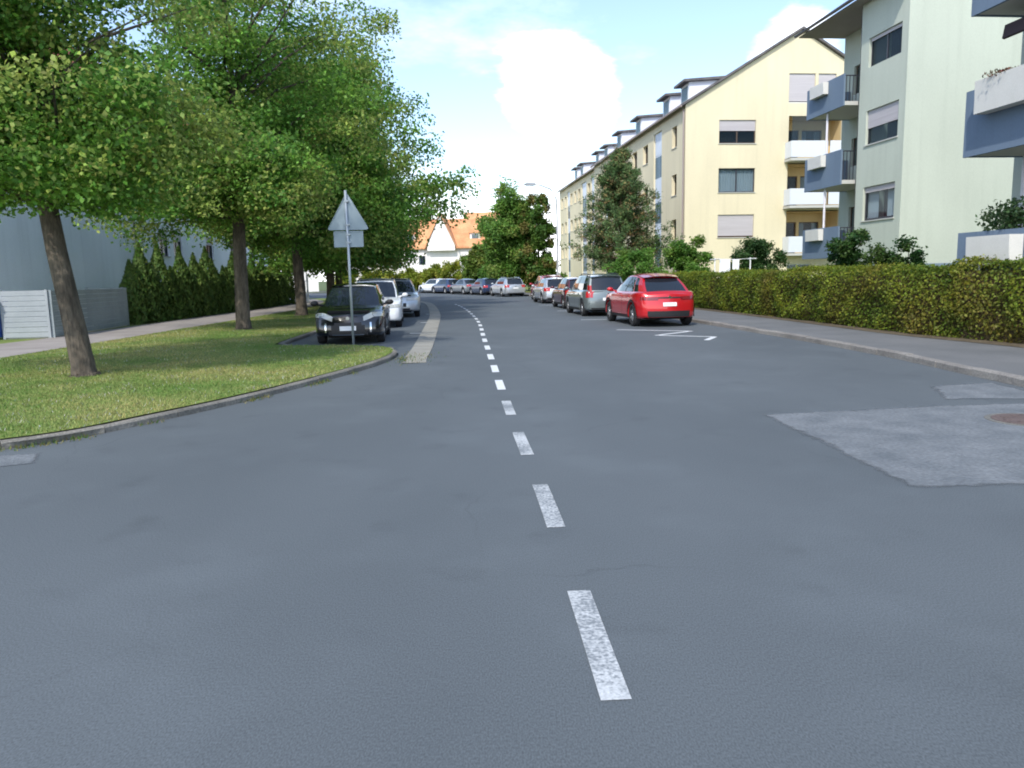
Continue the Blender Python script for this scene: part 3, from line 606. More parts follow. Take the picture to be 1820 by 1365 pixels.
for zf, top in ((8.45, 9.72), (5.21, 6.64), (2.12, 3.44)):
    s = MB(); s.box(-0.40, 1.6, 3.62, 6.75, zf, zf + 0.16); bb = s.build('balcony', 'slab_concrete', B)
    s = MB(); s.box(-0.48, -0.41, 3.60, 6.78, zf - 0.03, top); s.build('parapet', 'parapet', bb)
    s = MB(); s.box(-0.40, 1.58, 6.70, 6.77, zf - 0.02, top - 0.02); s.build('parapet', 'parapet', bb)
    for kx in range(12):
        s = MB(); x = -0.36 + kx * 0.15; s.box(x, x + 0.025, 3.63, 3.655, zf + 0.16, top - 0.09); s.build('rail_bar', 'frame_dark', bb)
    s = MB(); s.box(-0.40, 1.5, 3.62, 3.67, top - 0.09, top - 0.05); s.build('hand_rail', 'frame_dark', bb)
    flower_boxes.append((B, -0.50, 4.85, 6.05, top - 0.55, top - 0.05))
for zf in (8.45, 5.21):
    s = MB(); s.tube([(-0.30, 5.2, zf - 3.0 + 1.2), (-0.30, 5.2, zf)], [0.05, 0.05], 8); s.build('post', 'pipe_white', B)
def to_world(root, p):
    a = root.rotation_euler[2]; c, s_ = math.cos(a), math.sin(a); l = root.location
    return Vector((l[0] + c * p[0] - s_ * p[1], l[1] + s_ * p[0] + c * p[1], l[2] + p[2]))
def plant_tuft(name, loc, r, h, n, size, c1, c2, label, cat='plant', stems=True):
    root = empty(name, loc, 0, label, cat)
    P = rng.normal(size=(n, 3)) ; P = P / np.linalg.norm(P, axis=1, keepdims=True) * rng.random((n, 1)) ** 0.5 * np.array([[r, r, h * 0.5]]) * (1 + 0.12 * np.sin(P[:, :1] * 5)) + np.array([[0, 0, h * 0.5]])
    t = rng.random((n, 1)); leaves('foliage', P, rng.normal(size=(n, 3)) + np.array([[0, 0, 0.6]]), rng.uniform(0.6, 1.3, n) * size, jitter_cols(np.array([c1]) * t + np.array([c2]) * (1 - t)), 'leaf', root)
    m = MB()
    for k in range(5): a = random.uniform(0, 6.28); m.tube([(0, 0, -0.02), (math.cos(a) * r * 0.3, math.sin(a) * r * 0.3, h * 0.8)], [0.012, 0.005], 4)
    m.build('stem', 'bark', root); return root
def flower_box(root, x, y0, y1, z0, z1, label, depth=0.22):
    c = to_world(root, (x, (y0 + y1) / 2, z0)); o = empty('flower_box', c, root.rotation_euler[2], label, 'flower box', 'white flower boxes on the balconies')
    h = z1 - z0; L = (y1 - y0) / 2; m = MB()
    m.prism([(-depth, 0), (-0.004, 0), (-0.004, h), (-0.03, h), (-0.03, 0.05), (-depth + 0.03, 0.05), (-depth + 0.03, h), (-depth - 0.02, h), (-depth - 0.02, h - 0.06)], -L, L, 'y'); 
    for e in (-1, 1): m.box(-depth, -0.005, e * L - 0.015, e * L + 0.015, 0, h - 0.002)
    m.build('trough', 'planter', o)
    m = MB(); m.box(-depth + 0.03, -0.03, -L + 0.02, L - 0.02, 0.06, h - 0.05); m.build('soil', 'soil', o); return o
fl = ('white flower box on the topmost grey balcony beside the window bay', 'white flower box on the middle grey balcony beside the window bay', 'white flower box on the lowest grey balcony beside the window bay')
for f, lb in zip(flower_boxes, fl): flower_box(*f, lb)

# nearer wing with the big grey balconies
A = empty('apartment_wing', (11.9, 18.5, 0), R(6), 'pale apartment house with wide grey balconies right behind the hedge', 'apartment building')
SA = Wall((0, -9.5, 0), (0, 1, 0), (-1, 0, 0)); m = MB(); aops = []
for zf in (6.98, 4.05, 1.12): aops += [(5.3, 7.3, zf + 0.9, zf + 2.2), (7.6, 8.6, zf + 0.02, zf + 2.2), (1.0, 3.0, zf + 0.9, zf + 2.2)]
wall_faces(m, SA, -0.1, 9.9, lambda z: 0, lambda z: 9.5, aops, 0.12); back_room(m, SA, aops, 0.9)
wall_faces(m, Wall((0, 0, 0), (1, 0, 0), (0, 1, 0)), -0.1, 9.9, lambda z: 0, lambda z: 10, []); wall_faces(m, Wall((0, -9.5, 0), (1, 0, 0), (0, -1, 0)), -0.1, 9.9, lambda z: 0, lambda z: 10, [])
m.build('wall', ['plaster_mint', 'room_dark'], A)
m = MB(); m.prism([(-0.6, 9.85), (5, 13), (10.6, 9.85), (10.6, 10.0), (5, 13.2), (-0.6, 10.0)], -9.9, 0.4, 'y'); m.build('roof', 'roof_dark', A)
for i, q in enumerate(aops): window(A, SA, q, 'frame_white', 1, 0.6 if i == 3 else 0.0, 0.0, None)
for zf, top in ((6.95, 8.3), (4.0, 5.36), (1.07, 2.34)):
    s = MB(); s.box(-1.88, 0, -7.5, -0.95, zf, zf + 0.17); bb = s.build('balcony', 'slab_concrete', A)
    s = MB(); s.box(-1.95, -1.882, -7.5, -0.90, zf - 0.03, top); s.build('parapet', 'parapet', bb)
    s = MB(); s.box(-1.88, -0.02, -0.95, -0.88, zf - 0.02, top - 0.01); s.build('parapet', 'parapet', bb)
for zf in (4.17, 1.24):
    s = MB(); s.tube([(-0.55, -1.05, zf), (-0.55, -1.05, zf + 2.77)], [0.07, 0.07], 12); s.build('post', 'pipe_white', A)
s = MB(); s.prism([(-1.55, 6.35), (-1.5, 6.62), (-0.1, 6.88), (-0.1, 6.80), (-1.48, 6.56), (-1.5, 6.33)], -5.0, -1.35, 'y'); s.build('awning', 'awning', A)
flower_box(A, -1.97, -3.2, -1.58, 4.76, 5.42, 'white flower box hanging on the middle wide balcony under the dark awning', 0.28)
flower_box(A, -1.97, -2.85, -1.6, 1.62, 2.22, 'white flower box on the lowest wide balcony just above the hedge', 0.28)
plant_tuft('balcony_plant', to_world(A, (-1.5, -1.95, 2.15)), 0.62, 0.85, 1500, 0.085, (0.03, 0.07, 0.025), (0.06, 0.11, 0.04), 'dark bushy plant growing on the lowest wide balcony')
plant_tuft('balcony_flowers', to_world(A, (-2.13, -2.2, 5.36)), 0.35, 0.16, 300, 0.05, (0.20, 0.06, 0.05), (0.09, 0.10, 0.04), 'small reddish plants in the flower box of the middle wide balcony', 'flowers')

# white house on the left behind the trees
Wh = empty('white_house', (-17.35, 15.5, 0), R(4), 'long white house with red roof behind the lime trees', 'house')
SW = Wall((0, 0, 0), (0, 1, 0), (1, 0, 0)); GW = Wall((-12, 0, 0), (1, 0, 0), (0, -1, 0)); m = MB(); wops = []
for z in (3.1, 6.0, 8.3):
    for s in (27.4, 29.6, 35.5, 41.0, 46.5): wops.append((s, s + 1.5, z, z + 1.45))
wall_faces(m, SW, -0.1, 10.8, lambda z: 0, lambda z: 53, wops, 0.14); back_room(m, SW, wops)
gk = 0.75; wall_faces(m, GW, -0.1, 15.28, lambda z: 0 if z < 10.8 else (z - 10.8) / gk, lambda z: 12 if z < 10.8 else 12 - (z - 10.8) / gk, [(8.2, 9.6, 6.0, 7.4)], 0.14, zbreaks=(10.8,)); back_room(m, GW, [(8.2, 9.6, 6.0, 7.4)])
wall_faces(m, Wall((-12, 53, 0), (1, 0, 0), (0, 1, 0)), -0.1, 15.28, lambda z: 0 if z < 10.8 else (z - 10.8) / gk, lambda z: 12 if z < 10.8 else 12 - (z - 10.8) / gk, [], zbreaks=(10.8,)); wall_faces(m, Wall((-12, 0, 0), (0, 1, 0), (-1, 0, 0)), -0.1, 10.8, lambda z: 0, lambda z: 53, [])
m.build('wall', ['plaster_white', 'room_dark'], Wh)
for q in wops: window(Wh, SW, q, 'frame_dark', 2, random.choice((0, 0.35)), 0.4, 'slab_concrete')
window(Wh, GW, (8.2, 9.6, 6.0, 7.4), 'frame_dark', 2, 0, 0.4)
m = MB()
for sx in (-1, 1): m.prism([(-6 + sx * 6.5, 10.48), (-6, 15.35), (-6, 15.55), (-6 + sx * 6.5, 10.68)], -0.4, 53.4, 'y')
m.build('roof', 'roof_red', Wh)
m = MB(); m.tube([(0.07, 24.1, 0.2), (0.07, 24.1, 10.6)], [0.05, 0.05], 8); m.build('downpipe', 'pipe', Wh)

# far houses with orange roofs
F = empty('far_house', (-10.2, 118, 0), R(-4), 'white house with bright orange roof and narrow pointed front gable at the bend', 'house')
def far_wall(mb, x0, x1, y, z0, z1, ops):
    W_ = Wall((x0, y, 0), (1, 0, 0), (0, -1, 0)); o2 = [(a - x0, b - x0, c, d) for a, b, c, d in ops]
    wall_faces(mb, W_, z0, z1, lambda z: 0, lambda z: x1 - x0, o2, 0.15); back_room(mb, W_, o2, 0.8); return W_, o2
m = MB(); ops = [(-3.6, -2.6, 3.6, 4.9), (3.0, 4.2, 3.4, 4.8), (6.2, 7.4, 3.4, 4.8), (-7.5, -6.3, 3.4, 4.8), (-11.5, -10.3, 3.4, 4.8)]
Wf, o2 = far_wall(m, -16, 9, 0, -0.1, 6.3, ops)
m.prism([(-16, -0.1), (9, -0.1), (9, 6.3), (-16, 6.3)], 9.0, 9.1, 'y'); m.quad((-16, 0, -0.1), (-16, 9, -0.1), (-16, 9, 6.3), (-16, 4.5, 10.3), (-16, 0, 6.3)); m.quad((9, 0, -0.1), (9, 0, 6.3), (9, 4.5, 10.3), (9, 9, 6.3), (9, 9, -0.1))
m.build('wall', ['plaster_far', 'room_dark'], F)
for q in o2: window(F, Wf, q, 'frame_dark', 2, 0, 0.3)
m = MB(); m.prism([(-0.5, 5.9), (4.5, 10.4), (9.5, 5.9), (9.5, 6.1), (4.5, 10.65), (-0.5, 6.1)], -16.4, 9.4, 'x'); rf_ = m.build('roof', 'roof_orange', F)
m = MB(); m.prism([(-2.1, 5.6), (2.1, 5.6), (2.1, 6.4), (0, 10.9), (-2.1, 6.4)], -0.9, 4.4, 'y'); m.build('front_gable', 'plaster_far', F)
m = MB()
for sx in (-1, 1): m.prism([(sx * 2.45, 5.9), (0, 11.05), (0, 11.25), (sx * 2.6, 5.9)], -1.1, 4.4, 'y')
m.build('gable_roof', 'roof_orange', F)
for x in (5.0, -5.0, -9.5):
    m = MB(); m.box(x - 0.8, x + 0.8, 0.9, 3.5, 6.9, 8.2); d = m.build('dormer', 'plaster_far', F)
    m = MB(); m.box(x - 1.0, x + 1.0, 0.7, 4.2, 8.2, 8.35); m.build('dormer_roof', 'roof_orange', d)
    m = MB(); m.box(x - 0.5, x + 0.5, 0.87, 0.895, 7.1, 8.0); m.build('pane', 'window_glass', d)
m = MB(); m.box(-2.9, -2.3, 4.2, 4.9, 9.8, 11.4); m.build('chimney', 'roof_red', F)
F2 = empty('far_house', (-2.0, 129, 0), R(-8), 'white house with higher orange roof half hidden by the trees at the bend', 'house')
m = MB(); Wf, o2 = far_wall(m, -6, 4, 0, -0.1, 7.2, [(-3, -1.8, 4, 5.3), (0.5, 1.7, 4, 5.3)]); m.prism([(-6, -0.1), (4, -0.1), (4, 7.2), (-6, 7.2)], 10, 10.1, 'y')
m.quad((-6, 0, -0.1), (-6, 10, -0.1), (-6, 10, 7.2), (-6, 5, 12.2), (-6, 0, 7.2)); m.quad((4, 0, -0.1), (4, 0, 7.2), (4, 5, 12.2), (4, 10, 7.2), (4, 10, -0.1)); m.build('wall', ['plaster_far', 'room_dark'], F2)
for q in o2: window(F2, Wf, q, 'frame_dark', 2, 0, 0.3)
m = MB(); m.prism([(-0.5, 6.8), (5, 12.3), (10.5, 6.8), (10.5, 7.0), (5, 12.55), (-0.5, 7.0)], -6.4, 4.4, 'x'); m.build('roof', 'roof_orange', F2)
F3 = empty('far_house', (-34, 104, 0), R(14), 'pale house with red roof seen between the tree trunks', 'house')
m = MB(); Wf, o2 = far_wall(m, -8, 8, 0, -0.1, 5.6, [(-5, -3.8, 2.6, 4), (-1, 0.2, 2.6, 4), (4, 5.2, 2.6, 4)]); m.prism([(-8, -0.1), (8, -0.1), (8, 5.6), (-8, 5.6)], 9, 9.1, 'y')
m.quad((-8, 0, -0.1), (-8, 9, -0.1), (-8, 9, 5.6), (-8, 4.5, 9.6), (-8, 0, 5.6)); m.quad((8, 0, -0.1), (8, 0, 5.6), (8, 4.5, 9.6), (8, 9, 5.6), (8, 9, -0.1)); m.build('wall', ['plaster_far', 'room_dark'], F3)
for q in o2: window(F3, Wf, q, 'frame_dark', 2, 0, 0.3)
m = MB(); m.prism([(-0.5, 5.2), (4.5, 9.7), (9.5, 5.2), (9.5, 5.4), (4.5, 9.95), (-0.5, 5.4)], -8.4, 8.4, 'x'); m.build('roof', 'roof_red', F3)

# ------------------------------------------------------------------ cars
def paint(name, c, metal=0.35, rough=0.3):
    if name not in MATS: plain(name, c, rough, metal, 1.0)
    return name
plain('car_glass', (0.012, 0.016, 0.022), 0.03, 0.0, 0.0, 0.8); plain('black_trim', (0.015, 0.015, 0.017), 0.55); plain('under', (0.008, 0.008, 0.008), 0.9)
plain('rim_silver', (0.55, 0.56, 0.58), 0.3, 0.8); plain('lamp_clear', (0.50, 0.50, 0.45), 0.1, 0.3, 1.0); plain('lamp_red', (0.42, 0.012, 0.015), 0.12, 0.0, 1.0); plain('chrome', (0.75, 0.76, 0.78), 0.12, 1.0); plain('plate', (0.74, 0.75, 0.76), 0.5)
plain('lamp_dark_red', (0.16, 0.008, 0.01), 0.12, 0.0, 1.0)
def catmull(P, n):
    P = np.array(P, float); o = []
    for i in range(len(P) - 1):
        p0 = P[max(i - 1, 0)]; p1 = P[i]; p2 = P[i + 1]; p3 = P[min(i + 2, len(P) - 1)]
        for k in range(n):
            t = k / n; o.append(0.5 * ((2 * p1) + (p2 - p0) * t + (2 * p0 - 5 * p1 + 4 * p2 - p3) * t * t + (3 * p1 - p0 - 3 * p2 + p3) * t ** 3))
    o.append(P[-1]); return np.array(o)
RR = 2
class Car:
    def __init__(s, L=4.1, W=1.78, H=1.48, belt=0.93, hood=0.74, cowl=0.735, wtop=0.55, rtop=0.13, rbase=0.035, wheel=0.315, sill=0.19, fover=0.82, rover=0.72, roofw=0.66, taper=0.15, reardeck=None, fbow=0.14, rbow=0.07):
        s.__dict__.update(locals()); s.reardeck = reardeck or belt
    def w(s, y):
        t = max(0, (abs(y) - (s.L / 2 - 0.75)) / 0.75); return s.W / 2 * (1 - s.taper * t ** 2.4) * (1 - 0.10 * max(0, (t - 0.80) / 0.20) ** 2)
    def deck(s, y):
        f = (y + s.L / 2) / s.L
        xs = [0, 0.02, 0.10, 0.3, s.cowl, s.cowl + 0.03, 0.93, 1.0]; zs = [s.reardeck - 0.07, s.reardeck - 0.01, s.belt + 0.01, s.belt, s.belt - 0.02, s.belt - 0.03, s.hood, s.hood - 0.06]
        return float(np.interp(f, xs, zs))
    def zb(s, y):
        z = s.sill; e = max(0, (abs(y) - (s.L / 2 - 0.5)) / 0.5); z += 0.05 * e
        ra = s.wheel + 0.065
        for yc in (s.L / 2 - s.fover, -s.L / 2 + s.rover):
            if abs(y - yc) < ra - 1e-4: z = max(z, s.wheel + math.sqrt(max(0, ra * ra - (y - yc) ** 2)) * 1.0)
        return z
    def section(s, y):
        w = s.w(y); zb = s.zb(y); zd = s.deck(y); zs = zd - 0.07; h = zs - s.sill
        def zz(q): return max(zb + 0.004 * q * 10, s.sill + h * q)
        ctl = [(0.62 * w, zb), (0.955 * w, zb), (0.995 * w, max(zb + 0.02, s.sill + h * 0.33)), (1.0 * w, max(zb + 0.04, s.sill + h * 0.68)), (0.975 * w, zs), (0.885 * w, zd), (0.5 * w, zd + 0.025), (0.0, zd + 0.035)]
        P = catmull(ctl, RR); P[:, 1] = np.maximum(P[:, 1], zb)
        e = min(1, max(0, (abs(y) - (s.L / 2 - 0.55)) / 0.55)); e = e * e; sg = 1 if y > 0 else -1
        zr = np.clip((P[:, 1] - s.sill) / (s.hood - s.sill), 0, 1.3)
        lean = (0.20 * zr ** 2.2 + 0.07 * (1 - zr) ** 2) if sg > 0 else (0.08 * zr ** 2 + 0.06 * (1 - zr) ** 2)
        return np.stack([P[:, 0], y - sg * e * lean, P[:, 1]], 1)
    def cap(s, sg, a, z):
        """point on the front (sg=1) or rear (-1) face: a across from -1 to 1, z height"""
        P = s.section(sg * s.L / 2)[RR:5 * RR + 1]; x = np.interp(z, P[:, 2], P[:, 0]); y = np.interp(z, P[:, 2], P[:, 1])
        return np.array([a * x, y + sg * (s.fbow if sg > 0 else s.rbow) * (1 - a * a), z])
    def side(s, y, z, sx):
        P = s.section(y)[RR:5 * RR + 1]; return np.array([sx * np.interp(z, P[:, 2], P[:, 0]), np.interp(z, P[:, 2], P[:, 1]), z])
    def gh(s, kind, t, v):
        """greenhouse surface; kind front/rear: t across -1..1; kind L/R: t from front 0 to rear 1; v from belt 0 to roof 1"""
        L = s.L; yb = [L * (s.cowl - 0.5), L * (s.rbase - 0.5)]; yt = [L * (s.wtop - 0.5), L * (s.rtop - 0.5)]
        def corner(q, v):
            y = (yb[0] + (yb[1] - yb[0]) * q) * (1 - v) + (yt[0] + (yt[1] - yt[0]) * q) * v
            ybq = yb[0] + (yb[1] - yb[0]) * q
            xb = 0.875 * s.w(ybq) * (1 - 0.05 * (1 - min(1, q * 6))) * (1 - 0.05 * max(0, (q - 0.85) / 0.15)); xt = s.roofw * s.W / 2 * (1 - 0.03 * (1 - min(1, q * 5))) * (1 - 0.06 * max(0, (q - 0.8) / 0.2))
            x = xb * (1 - v) + xt * v + 0.03 * math.sin(math.pi * v)
            zt = s.roofz(xt, yt[0] + (yt[1] - yt[0]) * q) - 0.02
            zb_ = s.deck(ybq) - 0.03
            return np.array([x, y, zb_ + (zt - zb_) * v])
        if kind in 'LR': p = corner(t, v); return p * np.array([1 if kind == 'R' else -1, 1, 1])
        q = 0 if kind == 'front' else 1; p = corner(q, v); sg = 1 if q == 0 else -1
        bow = (0.16 if q == 0 else 0.08) * (1 - v) + (0.10 if q == 0 else 0.06) * v
        zt = 0.02 * (1 - t * t) * v
        return np.array([p[0] * t, p[1] + sg * bow * (1 - t * t), p[2] + zt])
    def roofz(s, x, y):
        L = s.L; ym = L * ((s.wtop + s.rtop) / 2 - 0.5 + 0.03); half = L * (s.wtop - s.rtop) / 2
        return s.H - 0.045 * (x / (s.W / 2 * s.roofw)) ** 2 - 0.055 * ((y - ym) / half) ** 2
def offs(P, d): return [[p + np.array(d) for p in row] for row in P]
def make_car(c, name, loc, ang, paint_mat, label, look, group='cars parked along the street', roof_mat=None):
    root = empty(name, (loc[0], loc[1], 0.002), R(ang), label, 'car', group); L = c.L; n_side = look.get('detail', True)
    ra = c.wheel + 0.065; ys = set(np.linspace(-L / 2 + 0.05, L / 2 - 0.05, 30)); ys |= {sg_ * (L / 2 - e_) for sg_ in (-1, 1) for e_ in (0, 0.012, 0.03, 0.075, 0.11, 0.15)}
    for yc in (L / 2 - c.fover, -L / 2 + c.rover):
        ys = {y for y in ys if abs(abs(y - yc) - ra) > 0.02}
        ys |= {yc - ra - 0.002, yc + ra + 0.002} | {yc + ra * math.cos(t) * 0.9995 for t in np.linspace(0, math.pi, 13)}
    ys = sorted(ys); S_ = [c.section(y) for y in ys]; m = MB()
    for sx in (1, -1): m.grid([[p * np.array([sx, 1, 1]) for p in P] for P in S_], flip=sx > 0)
    for sg in (-1, 1):
        P = c.section(sg * L / 2); g = []
        for p in P: g.append([np.array([p[0] * a, p[1] + sg * (c.fbow if sg > 0 else c.rbow) * (1 - a * a), p[2] + (0.0)]) for a in np.linspace(-1, 1, 11)])
        m.grid(g, flip=sg > 0)
    # pillars and window surrounds of the greenhouse
    VV = [0, 0.07, 0.5, 0.93, 1]
    win = {'front': [(-0.94, 0.94)], 'rear': [look.get('rearglass', (-0.9, 0.9))], 'L': look.get('sideglass', [(0.07, 0.44), (0.48, 0.84)])}; win['R'] = win['L']
    glassm = {}
    def band(kind, cuts, flip):
        spans = win[kind]; allc = sorted(set(cuts + [x for sp in spans for x in sp]))
        for a, b in zip(allc, allc[1:]):
            isw = any(a >= sp[0] - 1e-6 and b <= sp[1] + 1e-6 for sp in spans)
            nn = max(1, int((b - a) / 0.12)); tt = np.linspace(a, b, nn + 1)
            for i in range(len(VV) - 1):
                P = [[c.gh(kind, t, v) for t in tt] for v in (VV[i], VV[i + 1])]
                if isw and 1 <= i <= 2:
                    key = (kind, [sp for sp in spans if a >= sp[0] - 1e-6 and b <= sp[1] + 1e-6][0])
                    glassm.setdefault(key, MB()).grid(P, flip=flip)
                else: m.grid(P, flip=flip, mi=1 if (kind in 'LR' and 1 <= i <= 2 and 0.3 < a < 0.7) else 0)
    band('front', [-1.0, 1.0], True); band('rear', [-1.0, 1.0], False); band('L', [0.0, 1.0], True); band('R', [0.0, 1.0], False)
    m.build('body', [paint_mat, 'black_trim'], root, True)
    for (kind, sp), gm in glassm.items(): gm.build({'front': 'windshield', 'rear': 'rear_window'}.get(kind, 'side_window'), 'car_glass', root, True)
    y0 = L * (c.rtop - 0.5); y1 = L * (c.wtop - 0.5); rg = []
    for y in np.linspace(y0, y1, 10):
        xw = c.roofw * c.W / 2 * (1 - 0.03 * max(0, 1 - (y1 - y) / (y1 - y0) * 5)) * (1 - 0.06 * max(0, ((y1 - y) / (y1 - y0) - 0.8) / 0.2)) + 0.008
        rg.append([np.array([a * xw, y + (0.115 * (1 - a * a) if y == y1 else 0) - ((look.get('spoiler', 0.10) + 0.02) * (1 - 0.4 * a * a) if y == y0 else 0), c.roofz(a * xw, y) - (0.02 if y == y0 else 0)]) for a in np.linspace(-1, 1, 9)])
    m = MB(); m.grid(rg, flip=True); m.build('roof', roof_mat or paint_mat, root, True)
    if look.get('rails'):
        for sx in (-1, 1):
            xx = sx * (c.roofw * c.W / 2 - 0.07); m = MB(); m.tube([(xx, y0 + 0.15, c.roofz(xx, y0) + 0.01), (xx, y0 + 0.3, c.roofz(xx, y0 + .3) + 0.05), (xx, (y0 + y1) / 2, c.roofz(xx, 0) + 0.055), (xx, y1 - 0.35, c.roofz(xx, y1 - .3) + 0.05), (xx, y1 - 0.2, c.roofz(xx, y1) + 0.02)], [0.018] * 5, 6); m.build('roof_rail', 'chrome' if look['rails'] == 'chrome' else 'black_trim', root, True)
    if look.get('antenna'): m = MB(); m.tube([(0, y0 + 0.2, c.H - 0.03), (0, y0 - 0.05, c.H + 0.22)], [0.008, 0.004], 5); m.build('antenna', 'black_trim', root)
    m = MB(); m.box(-0.60 * c.W / 2, 0.60 * c.W / 2, -L / 2 + 0.22, L / 2 - 0.25, c.sill - 0.02, c.deck(0) - 0.1); m.build('underbody', 'under', root)
    # wheels
    tm, rm = c_wheel(c.wheel)
    for yc in (L / 2 - c.fover, -L / 2 + c.rover):
        for sx in (-1, 1):
            wl = bpy.data.objects.new('wheel', None); col.objects.link(wl); wl.parent = root; wl.location = (sx * (c.W / 2 - 0.125), yc, c.wheel); wl.empty_display_size = 0.1
            wl.rotation_euler = (0, 0, 0 if sx > 0 else math.pi)
            link('tyre', tm, wl); link('rim', rm, wl)
    def capgrid(sg, a0, a1, z0, z1, d=0.008, na=6, nz=4, skew=0.0): return [[c.cap(sg, a, z + skew * (a - a0) / (a1 - a0 + 1e-9)) + np.array([0, sg * d, 0]) for a in np.linspace(a0, a1, na)] for z in np.linspace(z0, z1, nz)]
    def panel(nm, mat, sg, a0, a1, z0, z1, d=0.008, skew=0.0, **k):
        m = MB(); P = capgrid(sg, a0, a1, z0, z1, d, skew=skew, **k); m.grid(P, flip=sg > 0); return m.build(nm, mat, root, True)
    def lamp(nm, mat, sg, a0, z0, z1, wrap, skew=0.0):
        for sx in (-1, 1):
            m = MB(); P = capgrid(sg, a0 * sx, sx * 1.0, z0, z1, 0.012, 5, 4, skew=skew); m.grid(P, flip=(sg > 0) == (sx > 0))
            Q = [[c.side(sg * (L / 2 - t), z, sx) + np.array([sx * 0.010, sg * 0.004 * (1 - i / 4), 0]) for i, t in enumerate(np.linspace(0.0, wrap, 5))] for z in np.linspace(z0 + skew, z1 + skew, 4)]
            m.grid(Q, flip=(sg > 0) == (sx > 0)); m.build(nm, mat, root, True)
    lamp('headlight', 'lamp_clear', 1, look.get('h_a', 0.52), c.hood - 0.20, c.hood - 0.09, look.get('h_wrap', 0.22), look.get('h_skew', 0.02))
    tz = look.get('t_z', (c.belt - 0.27, c.belt - 0.09)); lamp('taillight', look.get('t_mat', 'lamp_red'), -1, look.get('t_a', 0.68), tz[0], tz[1], look.get('t_wrap', 0.16))
    if look.get('pillar_light'):
        for sx in (-1, 1):
            m = MB(); P = [[c.gh('rear', sx * t, v) + np.array([0, -0.012, 0]) for t in (0.90, 0.95, 1.0)] for v in (0.0, 0.2, 0.42)]; m.grid(P, flip=sx < 0)
            K = 'R' if sx > 0 else 'L'; P = [[c.gh(K, t, v) + np.array([sx * 0.012, -0.006, 0]) for t in (1.0, 0.975, 0.955)] for v in (0.0, 0.2, 0.42)]; m.grid(P, flip=sx < 0); m.build('taillight', 'lamp_red', root, True)
    # front: grille, intake, plate, badge
    panel('grille', 'black_trim', 1, -0.5, 0.5, c.sill + 0.20, c.sill + 0.36, 0.006); panel('lower_intake', 'black_trim', 1, -0.72, 0.72, c.sill + 0.06, c.sill + 0.15, 0.006)
    if look.get('big_mouth'):
        panel('mouth', 'black_trim', 1, -0.62, 0.62, c.sill + 0.08, c.sill + 0.30, 0.010)
        for sx in (-1, 1):
            panel('fog_light_surround', 'chrome', 1, sx * 0.80, sx * 0.86, c.sill + 0.12, c.sill + 0.36, 0.012)
    if look.get('lip'): panel('lower_lip', 'chrome', 1, -0.6, 0.6, c.sill + 0.055, c.sill + 0.075, 0.016, na=9, nz=2)
    panel('number_plate', 'plate', 1, -0.30, 0.30, c.sill + 0.17, c.sill + 0.28, 0.022, na=3, nz=2)
    pz = look.get('plate_z', c.sill + 0.42); panel('number_plate', 'plate', -1, -0.31, 0.31, pz, pz + 0.11, 0.018, na=3, nz=2)
    panel('rear_bumper_trim', 'black_trim', -1, -0.97, 0.97, c.sill + 0.06, c.sill + look.get('trim', 0.15), 0.007, na=12)
    if look.get('lightbar'): panel('light_bar', look['lightbar'], -1, -0.66, 0.66, tz[1] - 0.05, tz[1] - 0.01, 0.012, na=10, nz=2)
    for sg, z in ((1, c.hood - 0.13), (-1, c.belt - 0.16)):
        p = c.cap(sg, 0, z); m = MB(); m.tube([(0, p[1] - sg * 0.01, z), (0, p[1] + sg * 0.016, z)], [0.05, 0.046], 14); m.build('badge', 'chrome', root)
    if n_side:
        for sx in (-1, 1):
            yv = L * (c.cowl - 0.5) - 0.28; p = c.side(yv, c.belt - 0.08, sx); m = MB()
            m.tube([(p[0] - sx * 0.1, yv, c.belt - 0.01), (p[0] + sx * 0.06, yv + 0.02, c.belt + 0.02)], [0.03, 0.025], 6)
            hx = p[0] + sx * 0.13; pr_ = [(hx + sx * 0.10 * math.cos(t), c.belt + 0.055 + 0.07 * math.sin(t)) for t in np.linspace(0, 2 * math.pi, 11)[:-1]]
            if sx < 0: pr_ = pr_[::-1]
            m.prism(pr_, yv - 0.04, yv + 0.08, 'y'); m.build('mirror', look.get('mirror', paint_mat), root, True)
            for y in (L * (c.cowl - 0.5) - 1.28, L * (c.cowl - 0.5) - 2.15):
                if y < -L / 2 + 0.6: continue
                p = c.side(y, c.belt - 0.14, sx); m = MB(); m.box(p[0] - 0.02, p[0] + 0.02, y, y + 0.18, c.belt - 0.155, c.belt - 0.12); m.build('door_handle', paint_mat, root)
                for yy in (y - 0.06,):
                    sm = MB(); sm.grid([[c.side(yy + d, z, sx) + np.array([sx * 0.003, 0, 0]) for d in (0, 0.016)] for z in np.linspace(c.sill + 0.08, c.belt - 0.02, 6)], flip=sx < 0); sm.build('door_seam', 'black_trim', root)
            sm = MB(); sm.grid([[c.side(y, z, sx) + np.array([sx * 0.006, 0, 0]) for y in np.linspace(-L / 2 + c.rover + ra + 0.02, L / 2 - c.fover - ra - 0.02, 12)] for z in (c.sill + 0.01, c.sill + 0.10)], flip=sx < 0); sm.build('sill_trim', 'black_trim', root)
            if look.get('arch'):
                for yc in (L / 2 - c.fover, -L / 2 + c.rover):
                    g = []
                    for t in np.linspace(-0.15, math.pi + 0.15, 16):
                        g.append([c.side(yc + math.cos(t) * r_, max(c.sill, c.wheel + math.sin(t) * r_), sx) * np.array([0, 1, 0]) + np.array([c.side(yc + math.cos(t) * ra, min(c.wheel + abs(math.sin(t)) * r_ + .02, c.belt - .1), sx)[0] + sx * 0.012, 0, c.wheel + math.sin(t) * r_]) for r_ in (ra - 0.01, ra + 0.07)])
                    sm = MB(); sm.grid(g, flip=sx > 0); sm.build('wheel_arch_trim', 'black_trim', root, True)
    return root
_wm = {}
